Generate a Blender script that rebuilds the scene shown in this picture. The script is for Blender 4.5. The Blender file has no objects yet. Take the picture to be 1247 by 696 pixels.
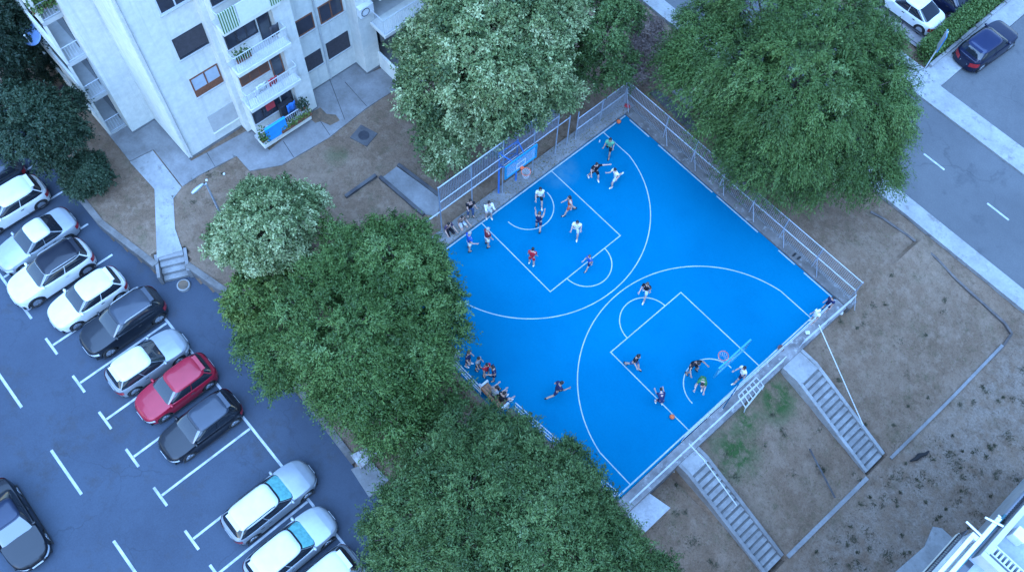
import bpy, bmesh, math, random
import numpy as np
from mathutils import Vector, Matrix
random.seed(7)
RNG = np.random.default_rng(11)
R = math.radians
scene = bpy.context.scene
COL = scene.collection

# ------------------------------------------------------------------ camera
CAM = np.array([18.79, -18.28, 41.45])
F_PX, PITCH, ROLL, YAW = 1135.69, R(63.206), R(2.965), R(-45.748)
_cp, _sp, _c, _s = math.cos(PITCH), math.sin(PITCH), math.cos(ROLL), math.sin(ROLL)
_cy, _sy = math.cos(YAW), math.sin(YAW)
def _rot(v):
    return np.array([v[0]*_cy + v[1]*_sy, -v[0]*_sy + v[1]*_cy, v[2]])
RIGHT = _rot((_c, _s*_sp, _s*_cp)); UP = _rot((-_s, _c*_sp, _c*_cp)); FWD = _rot((0, _cp, -_sp))
cam_d = bpy.data.cameras.new('camera'); cam = bpy.data.objects.new('camera', cam_d); COL.objects.link(cam)
cam_d.sensor_width = 36; cam_d.lens = F_PX/1247*36; cam_d.clip_end = 2000; cam_d.clip_start = .5
cam.matrix_world = Matrix(((RIGHT[0], UP[0], -FWD[0], CAM[0]), (RIGHT[1], UP[1], -FWD[1], CAM[1]),
                           (RIGHT[2], UP[2], -FWD[2], CAM[2]), (0, 0, 0, 1)))
scene.camera = cam

# ------------------------------------------------------------------ world, sun, exposure
world = bpy.data.worlds.new('World'); scene.world = world; world.use_nodes = True
wn = world.node_tree; bg = wn.nodes['Background']
sky = wn.nodes.new('ShaderNodeTexSky'); sky.sky_type = 'NISHITA'; sky.sun_disc = False
SUN_EL, SUN_AZ = R(30), R(165)
sky.sun_elevation = SUN_EL; sky.sun_rotation = SUN_AZ
sky.altitude = 100; sky.air_density = 1.0; sky.dust_density = .3; sky.ozone_density = 6.0
wn.links.new(sky.outputs['Color'], bg.inputs['Color']); bg.inputs['Strength'].default_value = .05
sun_d = bpy.data.lights.new('sun', 'SUN'); sun = bpy.data.objects.new('sun', sun_d); COL.objects.link(sun)
sun_d.energy = 1.5; sun_d.angle = R(95); sun_d.color = (.27, .52, 1.0)
sun.rotation_euler = (R(18), 0, R(45)); sun.location = (0, 0, 60)
scene.view_settings.view_transform = 'Standard'; scene.view_settings.look = 'None'
scene.view_settings.gamma = 1; scene.view_settings.use_curve_mapping = False
scene.view_settings.exposure = 3.12
scene.cycles.max_bounces = 6; scene.cycles.diffuse_bounces = 3; scene.cycles.glossy_bounces = 3
scene.cycles.transparent_max_bounces = 8; scene.cycles.use_denoising = True
scene.render.film_transparent = False

# ------------------------------------------------------------------ helpers
def ray(px, py):
    return FWD + RIGHT*((px-623.5)/F_PX) + UP*(-(py-348)/F_PX)
def at(px, py, z=0.0):
    d = ray(px, py); t = (z-CAM[2])/d[2]
    return CAM + d*t
def tag(o, label=None, cat=None, group=None, kind=None):
    if label: o['label'] = label
    if cat: o['category'] = cat
    if group: o['group'] = group
    if kind: o['kind'] = kind
    return o
ORG = {}
def thing(name, label, cat, loc=(0, 0, 0), rz=0.0, group=None):
    o = bpy.data.objects.new(name, None); COL.objects.link(o)
    o.location = loc; o.rotation_euler = (0, 0, rz); o.empty_display_size = .2
    ORG[o.name] = tuple(loc) if rz == 0 else (0, 0, 0)
    return tag(o, label, cat, group)

class MB:
    def __init__(s): s.v = []; s.f = []; s.m = []
    def add(s, vs, fs, mi=0):
        n = len(s.v); s.v += [tuple(float(c) for c in p) for p in vs]
        s.f += [tuple(i+n for i in f) for f in fs]; s.m += [mi]*len(fs); return s
    def box(s, c, d, rz=0.0, mi=0):
        x, y, z = d[0]/2, d[1]/2, d[2]/2; cs, sn = math.cos(rz), math.sin(rz)
        vs = [(c[0]+a*cs-b*sn, c[1]+a*sn+b*cs, c[2]+e) for e in (-z, z) for a, b in ((-x, -y), (x, -y), (x, y), (-x, y))]
        return s.add(vs, [(3, 2, 1, 0), (4, 5, 6, 7), (0, 1, 5, 4), (1, 2, 6, 5), (2, 3, 7, 6), (3, 0, 4, 7)], mi)
    def bb(s, x0, x1, y0, y1, z0, z1, mi=0):
        return s.box(((x0+x1)/2, (y0+y1)/2, (z0+z1)/2), (abs(x1-x0), abs(y1-y0), abs(z1-z0)), 0, mi)
    def prism(s, poly, z0, z1, mi=0):
        a = sum(poly[i][0]*poly[(i+1) % len(poly)][1]-poly[(i+1) % len(poly)][0]*poly[i][1] for i in range(len(poly)))
        if a < 0: poly = poly[::-1]
        n = len(poly); vs = [(p[0], p[1], z0) for p in poly]+[(p[0], p[1], z1) for p in poly]
        fs = [tuple(range(n-1, -1, -1)), tuple(range(n, 2*n))]+[(i, (i+1) % n, (i+1) % n+n, i+n) for i in range(n)]
        return s.add(vs, fs, mi)
    def sheet(s, poly, z, mi=0):
        a = sum(poly[i][0]*poly[(i+1) % len(poly)][1]-poly[(i+1) % len(poly)][0]*poly[i][1] for i in range(len(poly)))
        if a < 0: poly = poly[::-1]
        return s.add([(p[0], p[1], z) for p in poly], [tuple(range(len(poly)))], mi)
    def tube(s, pts, rs, n=6, mi=0, cap=True):
        pts = [np.array(p, float) for p in pts]
        if not hasattr(rs, '__len__'): rs = [rs]*len(pts)
        vs = []; u = None
        for i, p in enumerate(pts):
            t = pts[min(i+1, len(pts)-1)]-pts[max(i-1, 0)]; t = t/(np.linalg.norm(t)+1e-9)
            if u is None:
                a = np.array((0, 0, 1.)) if abs(t[2]) < .9 else np.array((1., 0, 0)); u = np.cross(a, t)
            u = u-t*np.dot(u, t); u /= np.linalg.norm(u)+1e-9; w = np.cross(t, u)
            for k in range(n):
                g = 2*math.pi*k/n; vs.append(p+(u*math.cos(g)+w*math.sin(g))*rs[i])
        fs = []
        for i in range(len(pts)-1):
            for k in range(n):
                k2 = (k+1) % n; fs.append((i*n+k, i*n+k2, (i+1)*n+k2, (i+1)*n+k))
        if cap: fs += [tuple(range(n-1, -1, -1)), tuple((len(pts)-1)*n+k for k in range(n))]
        return s.add(vs, fs, mi)
    def bar(s, p0, p1, w, h=None, mi=0):
        return s.tube([p0, p1], (w if h is None else (w+h)/2)*.7071, 4, mi)
    def ell(s, c, r, nu=10, nv=7, mi=0, zmin=-1.0):
        vs = []; fs = []
        for j in range(nv+1):
            ph = -math.pi/2+math.pi*j/nv
            if math.sin(ph) < zmin: ph = math.asin(zmin)
            for i in range(nu):
                th = 2*math.pi*i/nu
                vs.append((c[0]+r[0]*math.cos(ph)*math.cos(th), c[1]+r[1]*math.cos(ph)*math.sin(th), c[2]+r[2]*math.sin(ph)))
        for j in range(nv):
            for i in range(nu):
                i2 = (i+1) % nu; fs.append((j*nu+i, j*nu+i2, (j+1)*nu+i2, (j+1)*nu+i))
        return s.add(vs, fs, mi)
    def ring(s, c, Ro, r, n=24, m=6, axis='z', mi=0):
        pts = []
        for i in range(n+1):
            t = 2*math.pi*i/n
            a, b = Ro*math.cos(t), Ro*math.sin(t)
            pts.append((c[0]+a, c[1]+b, c[2]) if axis == 'z' else (c[0], c[1]+a, c[2]+b))
        return s.tube(pts, r, m, mi, cap=False)
    def grid(s, P, mi=0, flip=False, closed=False):
        a, b = len(P), len(P[0]); vs = [q for r_ in P for q in r_]; fs = []
        for i in range(a-1):
            for j in range(b if closed else b-1):
                j2 = (j+1) % b; q = (i*b+j, i*b+j2, (i+1)*b+j2, (i+1)*b+j)
                fs.append(q[::-1] if flip else q)
        return s.add(vs, fs, mi)
    def build(s, name, mats, parent=None, smooth=False, bevel=0, local=False):
        if not isinstance(mats, (list, tuple)): mats = [mats]
        V = np.array(s.v, float)
        if parent is not None: o0 = np.array((0, 0, 0) if local else ORG.get(parent.name, (0, 0, 0)), float)
        else: o0 = np.array([(V[:, 0].min()+V[:, 0].max())/2, (V[:, 1].min()+V[:, 1].max())/2, V[:, 2].min()])
        V = V-o0
        me = bpy.data.meshes.new(name); me.from_pydata(V.tolist(), [], s.f)
        for m in mats: me.materials.append(m)
        if len(mats) > 1: me.polygons.foreach_set('material_index', s.m)
        if smooth: me.polygons.foreach_set('use_smooth', [True]*len(me.polygons))
        me.update()
        if smooth: me.set_sharp_from_angle(angle=R(40))
        o = bpy.data.objects.new(name, me); COL.objects.link(o)
        if parent is not None: o.parent = parent; ORG[o.name] = ORG.get(parent.name, (0, 0, 0)) if not local else (0, 0, 0)
        else: o.location = o0; ORG[o.name] = tuple(o0)
        if bevel:
            b = o.modifiers.new('bevel', 'BEVEL'); b.width = bevel; b.segments = 2; b.limit_method = 'ANGLE'
        return o

# ------------------------------------------------------------------ materials
def new_mat(name):
    m = bpy.data.materials.new(name); m.use_nodes = True
    return m, m.node_tree, m.node_tree.nodes['Principled BSDF']
def N(t, k, **kw):
    n = t.nodes.new(k)
    for a, b in kw.items(): setattr(n, a, b)
    return n
def pos_out(t, world=True):
    if world: return N(t, 'ShaderNodeNewGeometry').outputs['Position']
    return N(t, 'ShaderNodeTexCoord').outputs['Object']
def noise(t, vec, scale, detail=4, rough=.6):
    n = N(t, 'ShaderNodeTexNoise'); n.inputs['Scale'].default_value = scale
    n.inputs['Detail'].default_value = detail; n.inputs['Roughness'].default_value = rough
    t.links.new(vec, n.inputs['Vector']); return n.outputs['Fac']
def ramp(t, fac, stops):
    r = N(t, 'ShaderNodeValToRGB'); e = r.color_ramp.elements
    while len(e) < len(stops): e.new(.5)
    for i, (p, c) in enumerate(stops):
        e[i].position = p; e[i].color = (*c, 1) if hasattr(c, '__len__') else (c, c, c, 1)
    t.links.new(fac, r.inputs['Fac']); return r.outputs['Color']
def mix(t, fac, a, b, mode='MIX'):
    m = N(t, 'ShaderNodeMix', data_type='RGBA', blend_type=mode)
    for sock, v in ((m.inputs[0], fac), (m.inputs[6], a), (m.inputs[7], b)):
        if hasattr(v, 'links') or isinstance(v, bpy.types.NodeSocket): t.links.new(v, sock)
        elif hasattr(v, '__len__'): sock.default_value = (*v, 1)
        else: sock.default_value = v
    return m.outputs[2]
def bump(t, b, h, st=.3, d=.02):
    n = N(t, 'ShaderNodeBump'); n.inputs['Strength'].default_value = st; n.inputs['Distance'].default_value = d
    t.links.new(h, n.inputs['Height']); t.links.new(n.outputs['Normal'], b.inputs['Normal'])
def plain(name, col, rough=.6, metal=0.0, var=.12, scale=6.0, spec=.4, world=False, bmp=0.0, coat=0.0):
    m, t, b = new_mat(name); b.inputs['Roughness'].default_value = rough; b.inputs['Metallic'].default_value = metal
    b.inputs['Specular IOR Level'].default_value = spec
    if coat: b.inputs['Coat Weight'].default_value = coat; b.inputs['Coat Roughness'].default_value = .04
    if var:
        f = noise(t, pos_out(t, world), scale)
        lo = tuple(max(0, c*(1-var)) for c in col); hi = tuple(min(1, c*(1+var)) for c in col)
        t.links.new(ramp(t, f, [(.3, lo), (.7, hi)]), b.inputs['Base Color'])
        if bmp: bump(t, b, f, bmp)
    else: b.inputs['Base Color'].default_value = (*col, 1)
    return m
def dirty(name, col, col2, s1=.5, s2=6, rough=.8, bmp=.15, lo=.35, hi=.7, col3=None):
    """two-scale stained surface in world space"""
    m, t, b = new_mat(name); p = pos_out(t); b.inputs['Roughness'].default_value = rough
    b.inputs['Specular IOR Level'].default_value = .3
    a = noise(t, p, s1, 5, .65); f = noise(t, p, s2, 6, .7)
    c = ramp(t, a, [(lo, col2), (hi, col)])
    if col3: c = mix(t, ramp(t, noise(t, p, s1*3.1, 4, .7), [(.55, 0.), (.72, 1.)]), c, col3)
    c = mix(t, .55, c, ramp(t, f, [(.25, .55), (.75, 1.0)]), 'MULTIPLY')
    t.links.new(c, b.inputs['Base Color']); bump(t, b, f, bmp); return m
M = {}
M['white'] = plain('white_paint', (.58, .60, .60), .5, var=.06)
M['rail_white'] = plain('pale_painted_metal', (.46, .49, .52), .45, var=.1)
M['galv'] = plain('galvanised_steel', (.38, .41, .46), .45, .5, var=.15)
M['dark_metal'] = plain('dark_metal', (.05, .05, .06), .5, .5)
M['black'] = plain('black_plastic', (.015, .015, .017), .5)
M['warm_pane'] = plain('brown_tinted_pane', (.10, .045, .03), .3, var=.3, scale=2)
M['glass'] = plain('dark_glass', (.012, .015, .02), .06, var=0, spec=.7)
m, t, b = new_mat('windscreen_glass'); b.inputs['Base Color'].default_value = (.02, .025, .03, 1); b.inputs['Roughness'].default_value = .04; b.inputs['IOR'].default_value = 2.1; M['screen'] = m
M['pane'] = plain('window_pane', (.035, .04, .055), .1, var=.3, scale=1.0, spec=.6)
M['tyre'] = plain('tyre_rubber', (.015, .015, .016), .85)
M['rim'] = plain('alloy_rim', (.4, .42, .45), .3, .8, var=0)
M['lens'] = plain('headlamp_lens', (.6, .65, .7), .1, var=0, spec=.8)
M['tail'] = plain('tail_lamp_lens', (.35, .015, .02), .2, var=0, spec=.7)
M['plate'] = plain('number_plate_white', (.6, .62, .64), .5, var=0)
M['conc'] = dirty('concrete', (.27, .265, .265), (.165, .155, .15), .8, 9)
M['conc_l'] = dirty('pale_concrete', (.37, .37, .37), (.25, .245, .24), .6, 7, col3=(.19, .175, .165))
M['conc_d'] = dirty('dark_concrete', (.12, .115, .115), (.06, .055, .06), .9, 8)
M['asphalt'] = dirty('asphalt', (.058, .077, .108), (.044, .056, .080), .22, 14, .9, .25, col3=(.05, .056, .07))
M['asphalt_l'] = dirty('pale_asphalt', (.125, .128, .132), (.095, .097, .102), .25, 12, .9, .2)
def cracked(mt, amount=.5, sc=.33):
    t = mt.node_tree; b = t.nodes['Principled BSDF']; src = b.inputs['Base Color'].links[0].from_socket; p = pos_out(t)
    wp = N(t, 'ShaderNodeVectorMath', operation='ADD'); nz = N(t, 'ShaderNodeTexNoise'); nz.inputs['Scale'].default_value = 1.1; nz.inputs['Detail'].default_value = 4
    t.links.new(p, nz.inputs['Vector']); t.links.new(p, wp.inputs[0]); t.links.new(nz.outputs['Color'], wp.inputs[1])
    v = N(t, 'ShaderNodeTexVoronoi', feature='DISTANCE_TO_EDGE'); v.inputs['Scale'].default_value = sc; t.links.new(wp.outputs[0], v.inputs['Vector'])
    k = ramp(t, v.outputs['Distance'], [(.0, 1.), (.012, 0.)]); k2 = ramp(t, noise(t, p, .23, 3), [(.48, 0.), (.6, amount)])
    f = mix(t, 1., k, k2, 'MULTIPLY'); c = mix(t, f, src, (.02, .022, .026))
    c = mix(t, ramp(t, noise(t, p, .42, 5, .7), [(.57, 0.), (.72, .55)]), c, (.030, .034, .042)); t.links.new(c, b.inputs['Base Color'])
cracked(M['asphalt'], .3); cracked(M['asphalt_l'], .3, .2)
M['paint'] = dirty('worn_road_paint', (.58, .60, .62), (.30, .32, .35), 2.2, 14, .7, .05)
M['court_line'] = dirty('court_line_paint', (.46, .50, .48), (.28, .36, .36), 1.5, 12, .7, .02)
M['wall'] = dirty('white_render', (.68, .67, .60), (.60, .60, .55), .35, 3, .85, .1, .3, .6)
def streaks(mt, dark=(.34, .36, .35)):
    t = mt.node_tree; b = t.nodes['Principled BSDF']; src = b.inputs['Base Color'].links[0].from_socket; p = pos_out(t)
    q = N(t, 'ShaderNodeMapping'); q.inputs['Scale'].default_value = (2.2, 2.2, .13); t.links.new(p, q.inputs['Vector'])
    c = mix(t, ramp(t, noise(t, q.outputs['Vector'], 1.6, 6, .7), [(.52, 0.), (.72, .45)]), src, dark)
    c = mix(t, ramp(t, noise(t, p, .45, 5, .6), [(.56, 0.), (.68, .35)]), c, (.52, .58, .55)); t.links.new(c, b.inputs['Base Color'])
streaks(M['wall'])
M['wall_b'] = dirty('grey_white_render', (.52, .52, .50), (.42, .42, .41), .4, 3, .85, .1)
M['plinth'] = dirty('grey_plinth', (.24, .24, .25), (.16, .16, .16), 1, 8)
M['wood'] = plain('brown_wood', (.17, .065, .035), .6, var=.3, scale=9)
M['bench_wood'] = plain('bench_slats_wood', (.26, .12, .06), .6, var=.3, scale=9)
M['shutter'] = plain('dark_roller_shutter', (.045, .042, .05), .6, var=.2)
M['interior'] = plain('dark_interior', (.02, .018, .02), .8)
M['blue_metal'] = plain('blue_painted_steel', (.03, .16, .5), .4)
M['cyan_metal'] = plain('bright_blue_frame', (.012, .22, .38), .4, var=.05)
M['orange'] = plain('orange_rim_paint', (.65, .10, .03), .5)
M['ball'] = plain('orange_rubber_ball', (.62, .13, .04), .6)
M['net'] = plain('white_net_cord', (.6, .6, .62), .8, var=0)
M['cloth_blue'] = plain('blue_cloth', (.02, .28, .68), .8, var=.1, scale=3)
M['cloth_red'] = plain('red_cloth', (.4, .04, .05), .8)
M['sign_blue'] = plain('blue_sign_face', (.03, .22, .62), .4, var=0)
M['bark'] = plain('bark', (.11, .085, .065), .9, var=.4, scale=8, bmp=.5)
M['litter'] = dirty('leaf_litter', (.22, .14, .09), (.10, .075, .055), 3, 14)
m, t, b = new_mat('warm_lamp_glow'); b.inputs['Emission Color'].default_value = (1, .75, .42, 1); b.inputs['Emission Strength'].default_value = .6
b.inputs['Base Color'].default_value = (.8, .7, .5, 1); M['lamp_glow'] = m
m, t, b = new_mat('clear_backboard'); b.inputs['Base Color'].default_value = (.25, .6, .9, 1); b.inputs['Roughness'].default_value = .1
b.inputs['Alpha'].default_value = .3; M['board'] = m

# court paint: blue acrylic with scuffs and one pale patch fading outward
m, t, b = new_mat('blue_court_paint'); p = pos_out(t); b.inputs['Roughness'].default_value = .8; b.inputs['Specular IOR Level'].default_value = .01
c = ramp(t, noise(t, p, .16, 4, .6), [(.3, (.0003, .112, .225)), (.7, (.0005, .134, .26))])
f = noise(t, p, 9, 6, .7); c = mix(t, .25, c, ramp(t, f, [(.3, .6), (.7, 1.)]), 'MULTIPLY')
mpn = N(t, 'ShaderNodeMapping'); mpn.inputs['Rotation'].default_value = (0, 0, .6); mpn.inputs['Scale'].default_value = (.5, 4.5, 1); t.links.new(p, mpn.inputs['Vector'])
c = mix(t, ramp(t, noise(t, mpn.outputs['Vector'], 1.3, 6, .75), [(.60, 0.), (.78, .22)]), c, (.03, .17, .26))
c = mix(t, ramp(t, noise(t, p, .55, 5, .7), [(.55, 0.), (.75, .30)]), c, (.0004, .085, .19))
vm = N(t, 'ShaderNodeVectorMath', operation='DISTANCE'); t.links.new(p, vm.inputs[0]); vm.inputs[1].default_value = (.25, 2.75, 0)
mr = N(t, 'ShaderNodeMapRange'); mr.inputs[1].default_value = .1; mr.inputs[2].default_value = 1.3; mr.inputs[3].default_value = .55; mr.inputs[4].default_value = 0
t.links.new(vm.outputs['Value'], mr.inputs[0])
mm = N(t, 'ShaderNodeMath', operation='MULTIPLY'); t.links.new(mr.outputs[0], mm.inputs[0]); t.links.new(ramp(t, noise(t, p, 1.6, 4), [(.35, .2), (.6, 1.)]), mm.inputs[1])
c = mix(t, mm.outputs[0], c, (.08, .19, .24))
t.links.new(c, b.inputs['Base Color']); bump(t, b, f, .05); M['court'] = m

# dry ground: earth, straw and green patches
m, t, b = new_mat('dry_ground'); p = pos_out(t); b.inputs['Roughness'].default_value = .95; b.inputs['Specular IOR Level'].default_value = .1
n1 = noise(t, p, .35, 6, .65); n2 = noise(t, p, 1.6, 6, .7); n3 = noise(t, p, 11, 5, .75); n4 = noise(t, p, .8, 3)
c = ramp(t, n1, [(.3, (.152, .098, .064)), (.5, (.20, .132, .091)), (.7, (.245, .172, .123))])
c = mix(t, ramp(t, n2, [(.48, 0.), (.66, .75)]), c, (.27, .19, .14))
c = mix(t, ramp(t, noise(t, p, 1.1, 6, .75), [(.54, 0.), (.68, .6)]), c, (.105, .092, .052))
# bare pale soil on the low plot, greener turf under the court wall
sx = N(t, 'ShaderNodeSeparateXYZ'); t.links.new(p, sx.inputs[0])
def rng(src, a, b_, lo=0., hi=1.):
    q = N(t, 'ShaderNodeMapRange'); q.inputs[1].default_value = a; q.inputs[2].default_value = b_; q.inputs[3].default_value = lo; q.inputs[4].default_value = hi
    t.links.new(src, q.inputs[0]); return q.outputs[0]
def mul(a, b_):
    q = N(t, 'ShaderNodeMath', operation='MULTIPLY'); t.links.new(a, q.inputs[0]); t.links.new(b_, q.inputs[1]); return q.outputs[0]
low = mul(rng(sx.outputs['X'], 21.4, 23.2), ramp(t, n2, [(.38, .15), (.58, 1.)]))
c = mix(t, low, c, ramp(t, n3, [(.3, (.19, .135, .105)), (.5, (.25, .19, .15)), (.8, (.30, .235, .19))]))
def spot(x, y, r):
    d = N(t, 'ShaderNodeVectorMath', operation='DISTANCE'); t.links.new(p, d.inputs[0]); d.inputs[1].default_value = (x, y, -.8)
    return mul(rng(d.outputs['Value'], r*.35, r, 1., 0.), ramp(t, n2, [(.35, 0.), (.55, 1.)]))
for (x, y, r_) in ((16.4, 2.1, 1.5), (16.9, -1.3, 1.6), (16.2, .2, 1.0), (-8.2, -5.6, 1.1)):
    c = mix(t, spot(x, y, r_), c, (.045, .085, .028))
c = mix(t, .55, c, ramp(t, n3, [(.28, .3), (.5, .85), (.72, 1.0)]), 'MULTIPLY')
c = mix(t, .4, c, ramp(t, noise(t, p, 3.7, 5, .7), [(.32, .45), (.5, 1.), (.8, 1.)]), 'MULTIPLY')
c = mix(t, .5, c, ramp(t, noise(t, p, 34, 3, .6), [(.3, .45), (.5, .95), (.7, 1.)]), 'MULTIPLY')
t.links.new(c, b.inputs['Base Color']); bump(t, b, n3, .7, .05); M['ground'] = m

def leaf_mat(name, stops, rough=.55):
    m, t, b = new_mat(name); a = N(t, 'ShaderNodeAttribute', attribute_name='tone')
    t.links.new(ramp(t, a.outputs['Fac'], stops), b.inputs['Base Color'])
    b.inputs['Roughness'].default_value = rough; b.inputs['Specular IOR Level'].default_value = .25
    return m
M['leaf_silver'] = leaf_mat('silver_leaves', [(0., (.032, .058, .020)), (.4, (.085, .125, .040)), (.7, (.175, .22, .090)), (1., (.32, .36, .18))])
M['leaf_green'] = leaf_mat('green_leaves', [(0., (.024, .047, .010)), (.45, (.049, .093, .020)), (.8, (.084, .142, .034)), (1., (.12, .185, .068))])
M['leaf_deep'] = leaf_mat('deep_green_leaves', [(0., (.024, .047, .013)), (.45, (.050, .090, .024)), (.8, (.084, .134, .038)), (1., (.115, .17, .072))])
M['leaf_dark'] = leaf_mat('dark_green_leaves', [(0., (.010, .022, .012)), (.5, (.02, .04, .02)), (1., (.045, .075, .04))])
M['leaf_lime'] = leaf_mat('lime_leaves', [(0., (.045, .075, .018)), (.5, (.09, .14, .03)), (1., (.20, .24, .06))])
M['leaf_dry'] = leaf_mat('dry_pinkish_twigs', [(0., (.10, .07, .06)), (.6, (.20, .14, .12)), (1., (.32, .24, .21))])
M['weed'] = leaf_mat('weed_blades', [(0., (.045, .045, .025)), (.5, (.085, .075, .045)), (1., (.13, .11, .07))], .9)
M['straw'] = leaf_mat('straw_blades', [(0., (.075, .085, .03)), (.5, (.16, .12, .07)), (1., (.24, .18, .115))], .9)

def car_paint(name, col, metal=.25):
    return plain(name, col, .32, metal, var=.05, scale=3, spec=.35, coat=.3)
def fabric(name, col): return plain(name, col, .85, var=.15, scale=8, spec=.15)

# ------------------------------------------------------------------ terrain
ZR, ZP = -1.0, -.8          # road and parking levels
KU = [-90, -12.7, -8.45, -7.9, -5.1, 3.3, 6.3, 90]; KV = [-17.3, -17.25, -16.4, -15.3, -14.62, -15.0, -15.1, -15.1]
def kerb_v(u): return float(np.interp(u, KU, KV))
ST_T = np.array([-8.9, -15.39]); ST_D = np.array([.905, -.425]); ST_D /= np.linalg.norm(ST_D); ST_N = np.array([-ST_D[1], ST_D[0]])
def H(u, v):
    k = kerb_v(u)
    q = np.array([u, v])-ST_T; a, b_ = q@ST_D, q@ST_N
    if -.05 < a < 1.6 and abs(b_) < .75: return -.95
    if v < k+.08: return -.9
    if v > 15.35: return ZR-.12
    if u < 15.5:
        z = -.05
        if v > 9.5: z = -.1-.85*min(1, max(0, (v-10)/5))
        if v < -8.6:
            z = float(np.interp(u, [-4, 4], [-.05, -.72])); z += -.3*max(0, 1-abs(v+8.7)/1.2)*min(1, max(0, (u-1)/3))
        if 0.2 < u < 15.4 and -8.6 < v < 8.6: z = -1.3
        if -.95 < u <= .2 and -8.6 < v < 8.6: z = -.35
        if u > 13 and v < -8: z = -1.2
    else:
        z = -.35-min(1.0, (u-15.5)/6.2)*1.85
        if v < -4.1: z = min(z, -1.35)
        if v < -9: z = max(-1.35, -1.35+(-9-v)*.1)
        if v < -12: z = -1.0
        if u > 22.1: z = min(z, -2.3) if v > -9 else z
        if u < 21.75 and (-4.0 < v < -2.75 or 3.25 < v < 4.62): z -= .5
        w = min(1, max(0, (v-14.1)/1.2)); z = z*(1-w)+(ZR-.05)*w
    return z
def axis_pts(a, b_, st): return list(np.arange(a, b_+.001, st))
us = [-400, -200, -100, -60, -42, -34, -30]+axis_pts(-27, 31, .2)+[33, 36, 42, 60, 100, 200, 400]
vs_ = [-400, -200, -100, -60, -44, -36, -31]+axis_pts(-28, 34, .2)+[36, 40, 48, 60, 100, 200, 400]
jit = lambda u, v: .018*math.sin(u*2.3+v*1.7)+.015*math.sin(u*5.1-v*4.3)
g = MB(); g.grid([[(u, v, H(u, v)+jit(u, v)) for v in vs_] for u in us], flip=True)
go = g.build('ground', M['ground'], smooth=True); tag(go, kind='structure')

# parking asphalt and road sheets
n_ = [(u, kerb_v(u)) for u in (-90, -12.7, -8.45, -7.9, -5.1, 3.3, 6.3, 40)]
tag(MB().sheet([(-90, -90)]+n_+[(40, -90)], ZP).build('parking_asphalt', M['asphalt']), kind='structure')
tag(MB().sheet([(-150, 16.45), (150, 16.45), (150, 22.45), (-150, 22.45)], ZR).build('road', M['asphalt_l']), kind='structure')
tag(MB().bb(-150, 150, 15.42, 16.44, ZR-.3, ZR+.11).build('pavement', M['conc_l']), kind='structure')
tag(MB().prism([(-150, 22.46), (150, 22.46), (150, 23.95), (10.05, 23.95), (9.95, 60), (8.75, 60), (8.7, 24.3), (-150, 24.3)], ZR-.3, ZR+.11).build('pavement', M['conc_l']), kind='structure')
tag(MB().sheet([(10.06, 23.96), (150, 23.96), (150, 90), (9.97, 90)], ZR+.03).build('parking_asphalt', M['asphalt_l']), kind='structure')
tag(MB().sheet([(-60, 25.3), (7.5, 25.3), (7.5, 70), (-60, 70)], ZR+.02).build('car_park_paving', dirty('pinkish_paving', (.27, .235, .23), (.19, .17, .17), .8, 9)), kind='structure')
L = MB()
for k in range(-12, 14):
    u0 = 12.3+k*4.25; L.bb(u0, u0+1.4, 19.39, 19.5, ZR+.001, ZR+.005)
tag(L.build('road_markings', M['paint']), kind='structure')
# parking bay lines
L = MB(); k = 0
bays = [-18.65-0, -16.2, -13.6, -11.2, -8.7, -6.12, -3.72, -1.33, 1.05, 3.62, 5.6, 8.1, 10.5]
for u0 in bays:
    L.bb(u0-.055, u0+.055, -22.38, -17.62, ZP+.001, ZP+.005)
    L.bb(u0-.55, u0+.55, -22.52, -22.40, ZP+.001, ZP+.0055)
L.bb(-6.95, 20, -17.6, -17.48, ZP+.001, ZP+.006)
for k in range(-6, 8):
    u0 = -9.6+k*5.47+.05; L.bb(u0, u0+2.72, -25.12, -24.99, ZP+.001, ZP+.005)
tag(L.build('parking_markings', M['paint']), kind='structure')
# stone kerb between terrace and car park
L = MB()
def kerb_run(us_, mb, w=.3, top=None):
    for a, b_ in zip(us_[:-1], us_[1:]):
        for i in range(max(1, int((b_-a)/1.0))):
            n = max(1, int((b_-a)/1.0)); x0 = a+(b_-a)*i/n; x1 = a+(b_-a)*(i+1)/n-.012
            y0, y1 = kerb_v(x0), kerb_v(x1); zt = max(H((x0+x1)/2, (y0+y1)/2+.45), ZP+.1)+.055
            mb.prism([(x0, y0-.02), (x1, y1-.02), (x1, y1+w), (x0, y0+w)], ZP-.25, zt)
kerb_run([-26, -12.7, -8.75], L); kerb_run([-7.75, -5.1, 3.3, 5.6], L); kerb_run([7.2, 30], L)
tag(L.build('kerb', dirty('mossy_kerb', (.20, .185, .175), (.11, .095, .085), 1.3, 8)), kind='structure')
# building apron, path and slab (poured concrete in panels)
def px_poly(pts, z=0): return [tuple(at(x, y, z)[:2]) for x, y in pts]
ap = px_poly([(106, 131), (128, 119), (163, 162), (189, 146), (233, 196), (305, 157), (328, 183), (383, 137), (381, 104), (434, 76), (450, 89), (487, 74), (520, 98), (477, 112), (447, 131), (400, 168), (343, 201), (304, 208), (288, 190), (243, 213), (222, 227), (187, 182), (158, 196)])
tag(MB().prism(ap, -.25, .012).build('pavement', M['conc']), kind='structure')
L = MB()
for a, b_ in (((252, 186), (262, 203)), ((345, 172), (358, 192)), ((383, 137), (402, 165)), ((420, 100), (447, 130)), ((400, 93), (420, 146))):
    p0, p1 = at(*a, .0), at(*b_, .0); d = p1-p0; n = np.array((-d[1], d[0], 0))/np.linalg.norm(d)*.02
    L.sheet([tuple((p0+n)[:2]), tuple((p1+n)[:2]), tuple((p1-n)[:2]), tuple((p0-n)[:2])], .016)
tag(L.build('pavement_joints', M['conc_d']), kind='structure')
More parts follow.
